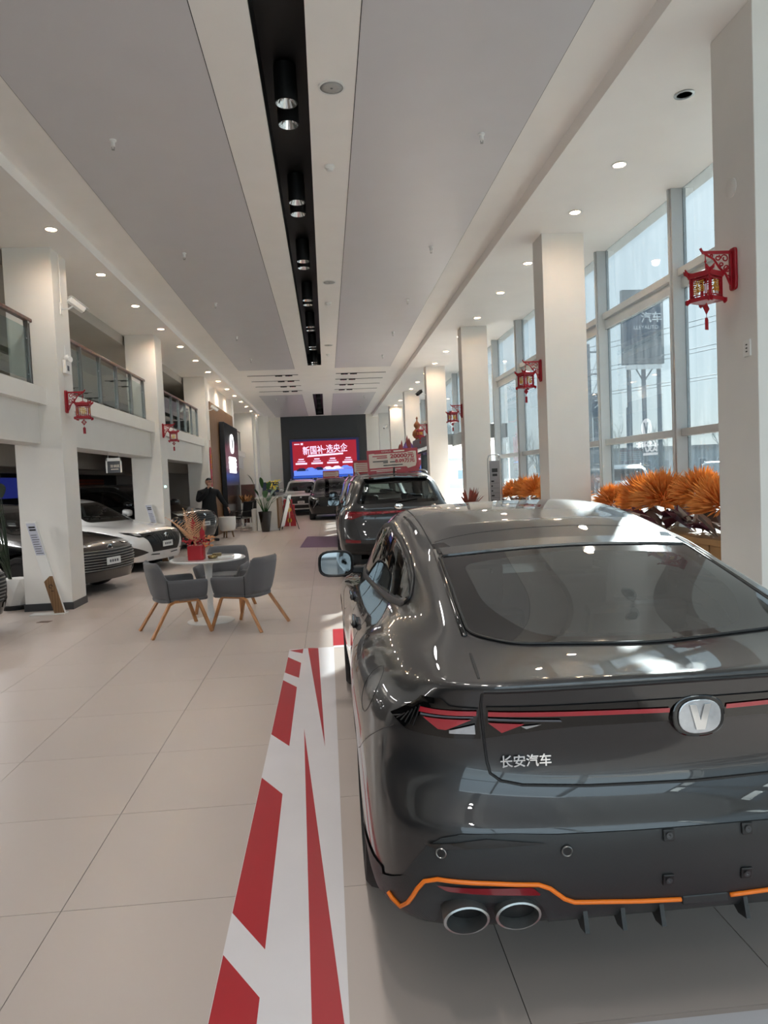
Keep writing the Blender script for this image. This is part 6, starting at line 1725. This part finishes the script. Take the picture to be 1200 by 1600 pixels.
# ================================================================ outside the glass
def outside():
    gm = mat('pale_paving', '#9a9893', .8, noise=.08, nscale=.4)
    struct(MB().box(4.4, -60, -.3, 160, 180, -.12), 'ground_outside', gm)
    hz = mat('hazed_slate', '#4d6478', .6, noise=.05); pg = mat('hazed_grey', '#8b9196', .7, noise=.15, nscale=1.5); leg = mat('hazed_post_grey', '#7b8790', .6, noise=.06); pale = mat('sign_letter', '#f2f5f7', .6, noise=.03)  # outdoor greys lightened and blued, haze put into the colour
    t = thing('billboard', 'tall roadside sign board on three posts outside the first window bay', 'billboard', (18.35, 40, 0))
    MB().box(-1.2, 0, 7.4, 1.2, .3, 11.6).build('board', pg, t)
    MB().prism([(-1.18, 8.35), (1.18, 9.35), (1.18, 10.6), (-1.18, 10.6)], -.03, 0, 'y').build('dark_face', hz, t)
    text('sign_text', '汽车', .62, pale, t, (.48, -.05, 9.98), (PI/2, 0, 0), .01, bold=.01)
    text('sign_text', 'LLEYAUTO', .30, pale, t, (.15, -.05, 9.45), (PI/2, 0, 0), .01, sx=1.0)
    for x in (-.85, .02, .92): MB().cyl((x, .15, -.12), (x, .15, 7.5), .13 if x else .11, 10).build('post', leg, t, smooth=True)
    MB().box(-1.1, -.1, 7.1, 1.0, .0, 7.35).build('lamp_bar', pale, t)
    for s in (1, -1): MB().tube([(0, .1, 6.4), (s*.5, .0, 7.15)], .04, 6).build('brace', leg, t)
    t = thing('road_sign', 'slate road sign on a post behind the second right column', 'sign', (18.2, 46.2, 0))
    MB().box(-.75, 0, 5.0, .75, .15, 6.5).build('board', hz, t); MB().box(-.5, .05, -.12, -.2, .2, 5.0).build('post', leg, t)
    text('sign_text', '为', .8, pale, t, (-.1, -.02, 5.8), (PI/2, 0, 0), .01)
    def pole(x, y, h, label, arms=True):
        p = thing('utility_pole', label, 'pole', (x, y, -.12))
        MB().cyl((0, 0, 0), (0, 0, h), .15, 10, .10).build('post', leg, p, smooth=True)
        if arms:
            for z in (h-.5, h-1.9, h-3.4): MB().box(-.9, -.05, z-.05, .9, .05, z+.05).build('cross_arm', leg, p)
            for z in (h-.5, h-1.9, h-3.4):
                for x_ in (-.8, -.4, .4, .8): MB().lathe([(.04, .05), (.05, .12), (.03, .2), (0, .2)], 8, (x_, 0, z)).build('insulator', pale, p)
    pole(17.0, 45, 9.6, 'utility pole with three cross arms beside the second right column')
    pole(19.8, 58, 7.0, 'thin utility pole seen through the second window bay')
    pole(20.8, 40.5, 5.2, 'short bare post right of the billboard posts', False)
    pole(16.9, 39, 5.0, 'short bare post left of the billboard', False)
    pole(22.0, 70, 9.5, 'far utility pole seen past the third right column')
    for i, (z0, off) in enumerate(((9.1, -.8), (9.1, .8), (7.7, -.8), (7.7, .8), (6.2, -.8), (6.2, .8))):
        w = MB(); pts = []
        for a, b in (((30, 4, z0+.3), (17.0+off, 45, z0)), ((17.0+off, 45, z0), (19.8+off, 58, z0-2.4)), ((19.8+off, 58, z0-2.4), (22+off, 70, z0-.2))):
            for k in range(12):
                u = k/12; p = Vector(a).lerp(Vector(b), u); p.z -= 1.0*4*u*(1-u)*.35; pts.append(p)
        w.tube(pts, .022, 5)
        tag(w.build('street_cable', leg), '%s overhead power line on the %s arm ends of the utility poles' % (('top', 'top', 'middle', 'middle', 'lowest', 'lowest')[i], ('near', 'far')[i % 2]), 'cable', 'power lines between the poles')
    # bare winter trees
    tm = mat('hazed_branches', '#9aa0a0', .8, noise=.1)  # branch colour lifted to carry the haze
    def tree(x, y, h, seed, label):
        rnd = random.Random(seed); t = thing('bare_tree', label, 'tree', (x, y, -.12), 0, 'bare trees beyond the road'); tr, br = MB(), MB()
        tr.tube([(0, 0, 0), (.05, 0, h*.25), (0, .05, h*.5)], [.13, .11, .07], 7)
        def grow(p, d, L, r, dep):
            q = p+d*L; br.tube([p, (p+q)/2+Vector((rnd.uniform(-.05, .05), 0, .03)), q], [r, r*.8, r*.55], 4)
            if dep:
                for k in range(3 if dep > 1 else 4):
                    nd = (d+Vector((rnd.uniform(-.7, .7), rnd.uniform(-.7, .7), rnd.uniform(-.1, .5)))).normalized(); grow(q if k else (p+q)/2, nd, L*rnd.uniform(.6, .85), r*.55, dep-1)
        for k in range(5):
            a = rnd.uniform(0, 2*PI); grow(Vector((0, 0, h*(.22+.07*k))), Vector((math.cos(a)*.6, math.sin(a)*.6, 1)).normalized(), h*.22, .05, 3)
        tr.build('trunk', tm, t); o = br.build('branches', tm, t); o['kind'] = 'stuff'
    k = 0
    for (x, y, h) in ((34, 52, 6.2), (36.5, 54, 5.6), (32, 56, 5.2), (29, 60, 5.6), (26, 62, 5.4), (39, 50, 6.0), (24, 66, 5.6), (22, 78, 6.2), (25, 84, 6.4), (28, 88, 6.4), (20.5, 86, 6.2)):
        tree(x, y, h, 60+k, 'leafless grey tree beyond the road outside, %s of the row' % ORD[k]); k += 1
    # low buildings
    bm_ = mat('hazed_facade', '#a7b2b8', .8, noise=.05, nscale=.5); wn = mat('hazed_window', '#6f8290', .4, noise=.1)  # facade and window tones paled, haze painted in
    for i, (x0, x1, y, h, lab) in enumerate(((24, 44, 72, 3.4, 'low pale building with windows behind the bare trees'), (14, 23, 92, 3.6, 'far low building at the end of the road outside'), (46, 70, 60, 4.6, 'two-storey pale building on the right outside'))):
        t = thing('building', lab, 'building', ((x0+x1)/2, y, -.12)); hw = (x1-x0)/2
        MB().box(-hw, 0, 0, hw, 8, h).build('wall', bm_, t); MB().box(-hw-.3, -.3, h, hw+.3, 8.3, h+.25).build('roof', pg, t)
        n = int(hw)
        for q in range(n):
            a = -hw+.6+q*2*hw/n; f = MB().box(a, -.06, 1.0, a+.9, 0, 2.3).build('window', pale, t); MB().box(a+.07, -.08, 1.07, a+.83, -.06, 2.23).build('pane', wn, f)
    build_car('sedan', 'pale sedan parked outside beyond the bouquets of the first bay', 14.5, 15.5, math.radians(35), 'sedan', mat('silver_paint', '#aeb3b6', .3, .2, noise=.03, Coat_Weight=1.), front='slats', level=2, seats=False)
    build_car('suv', 'white suv parked outside seen through the second window bay', 11.6, 27.5, math.radians(200), 'suv', M['paint_white'], front='suv', level=2, seats=False)
    build_car('suv', 'silver suv parked outside farther along the glass', 17.5, 31., math.radians(30), 'suv', bpy.data.materials['silver_paint'], front='suv', level=2, seats=False)
outside()
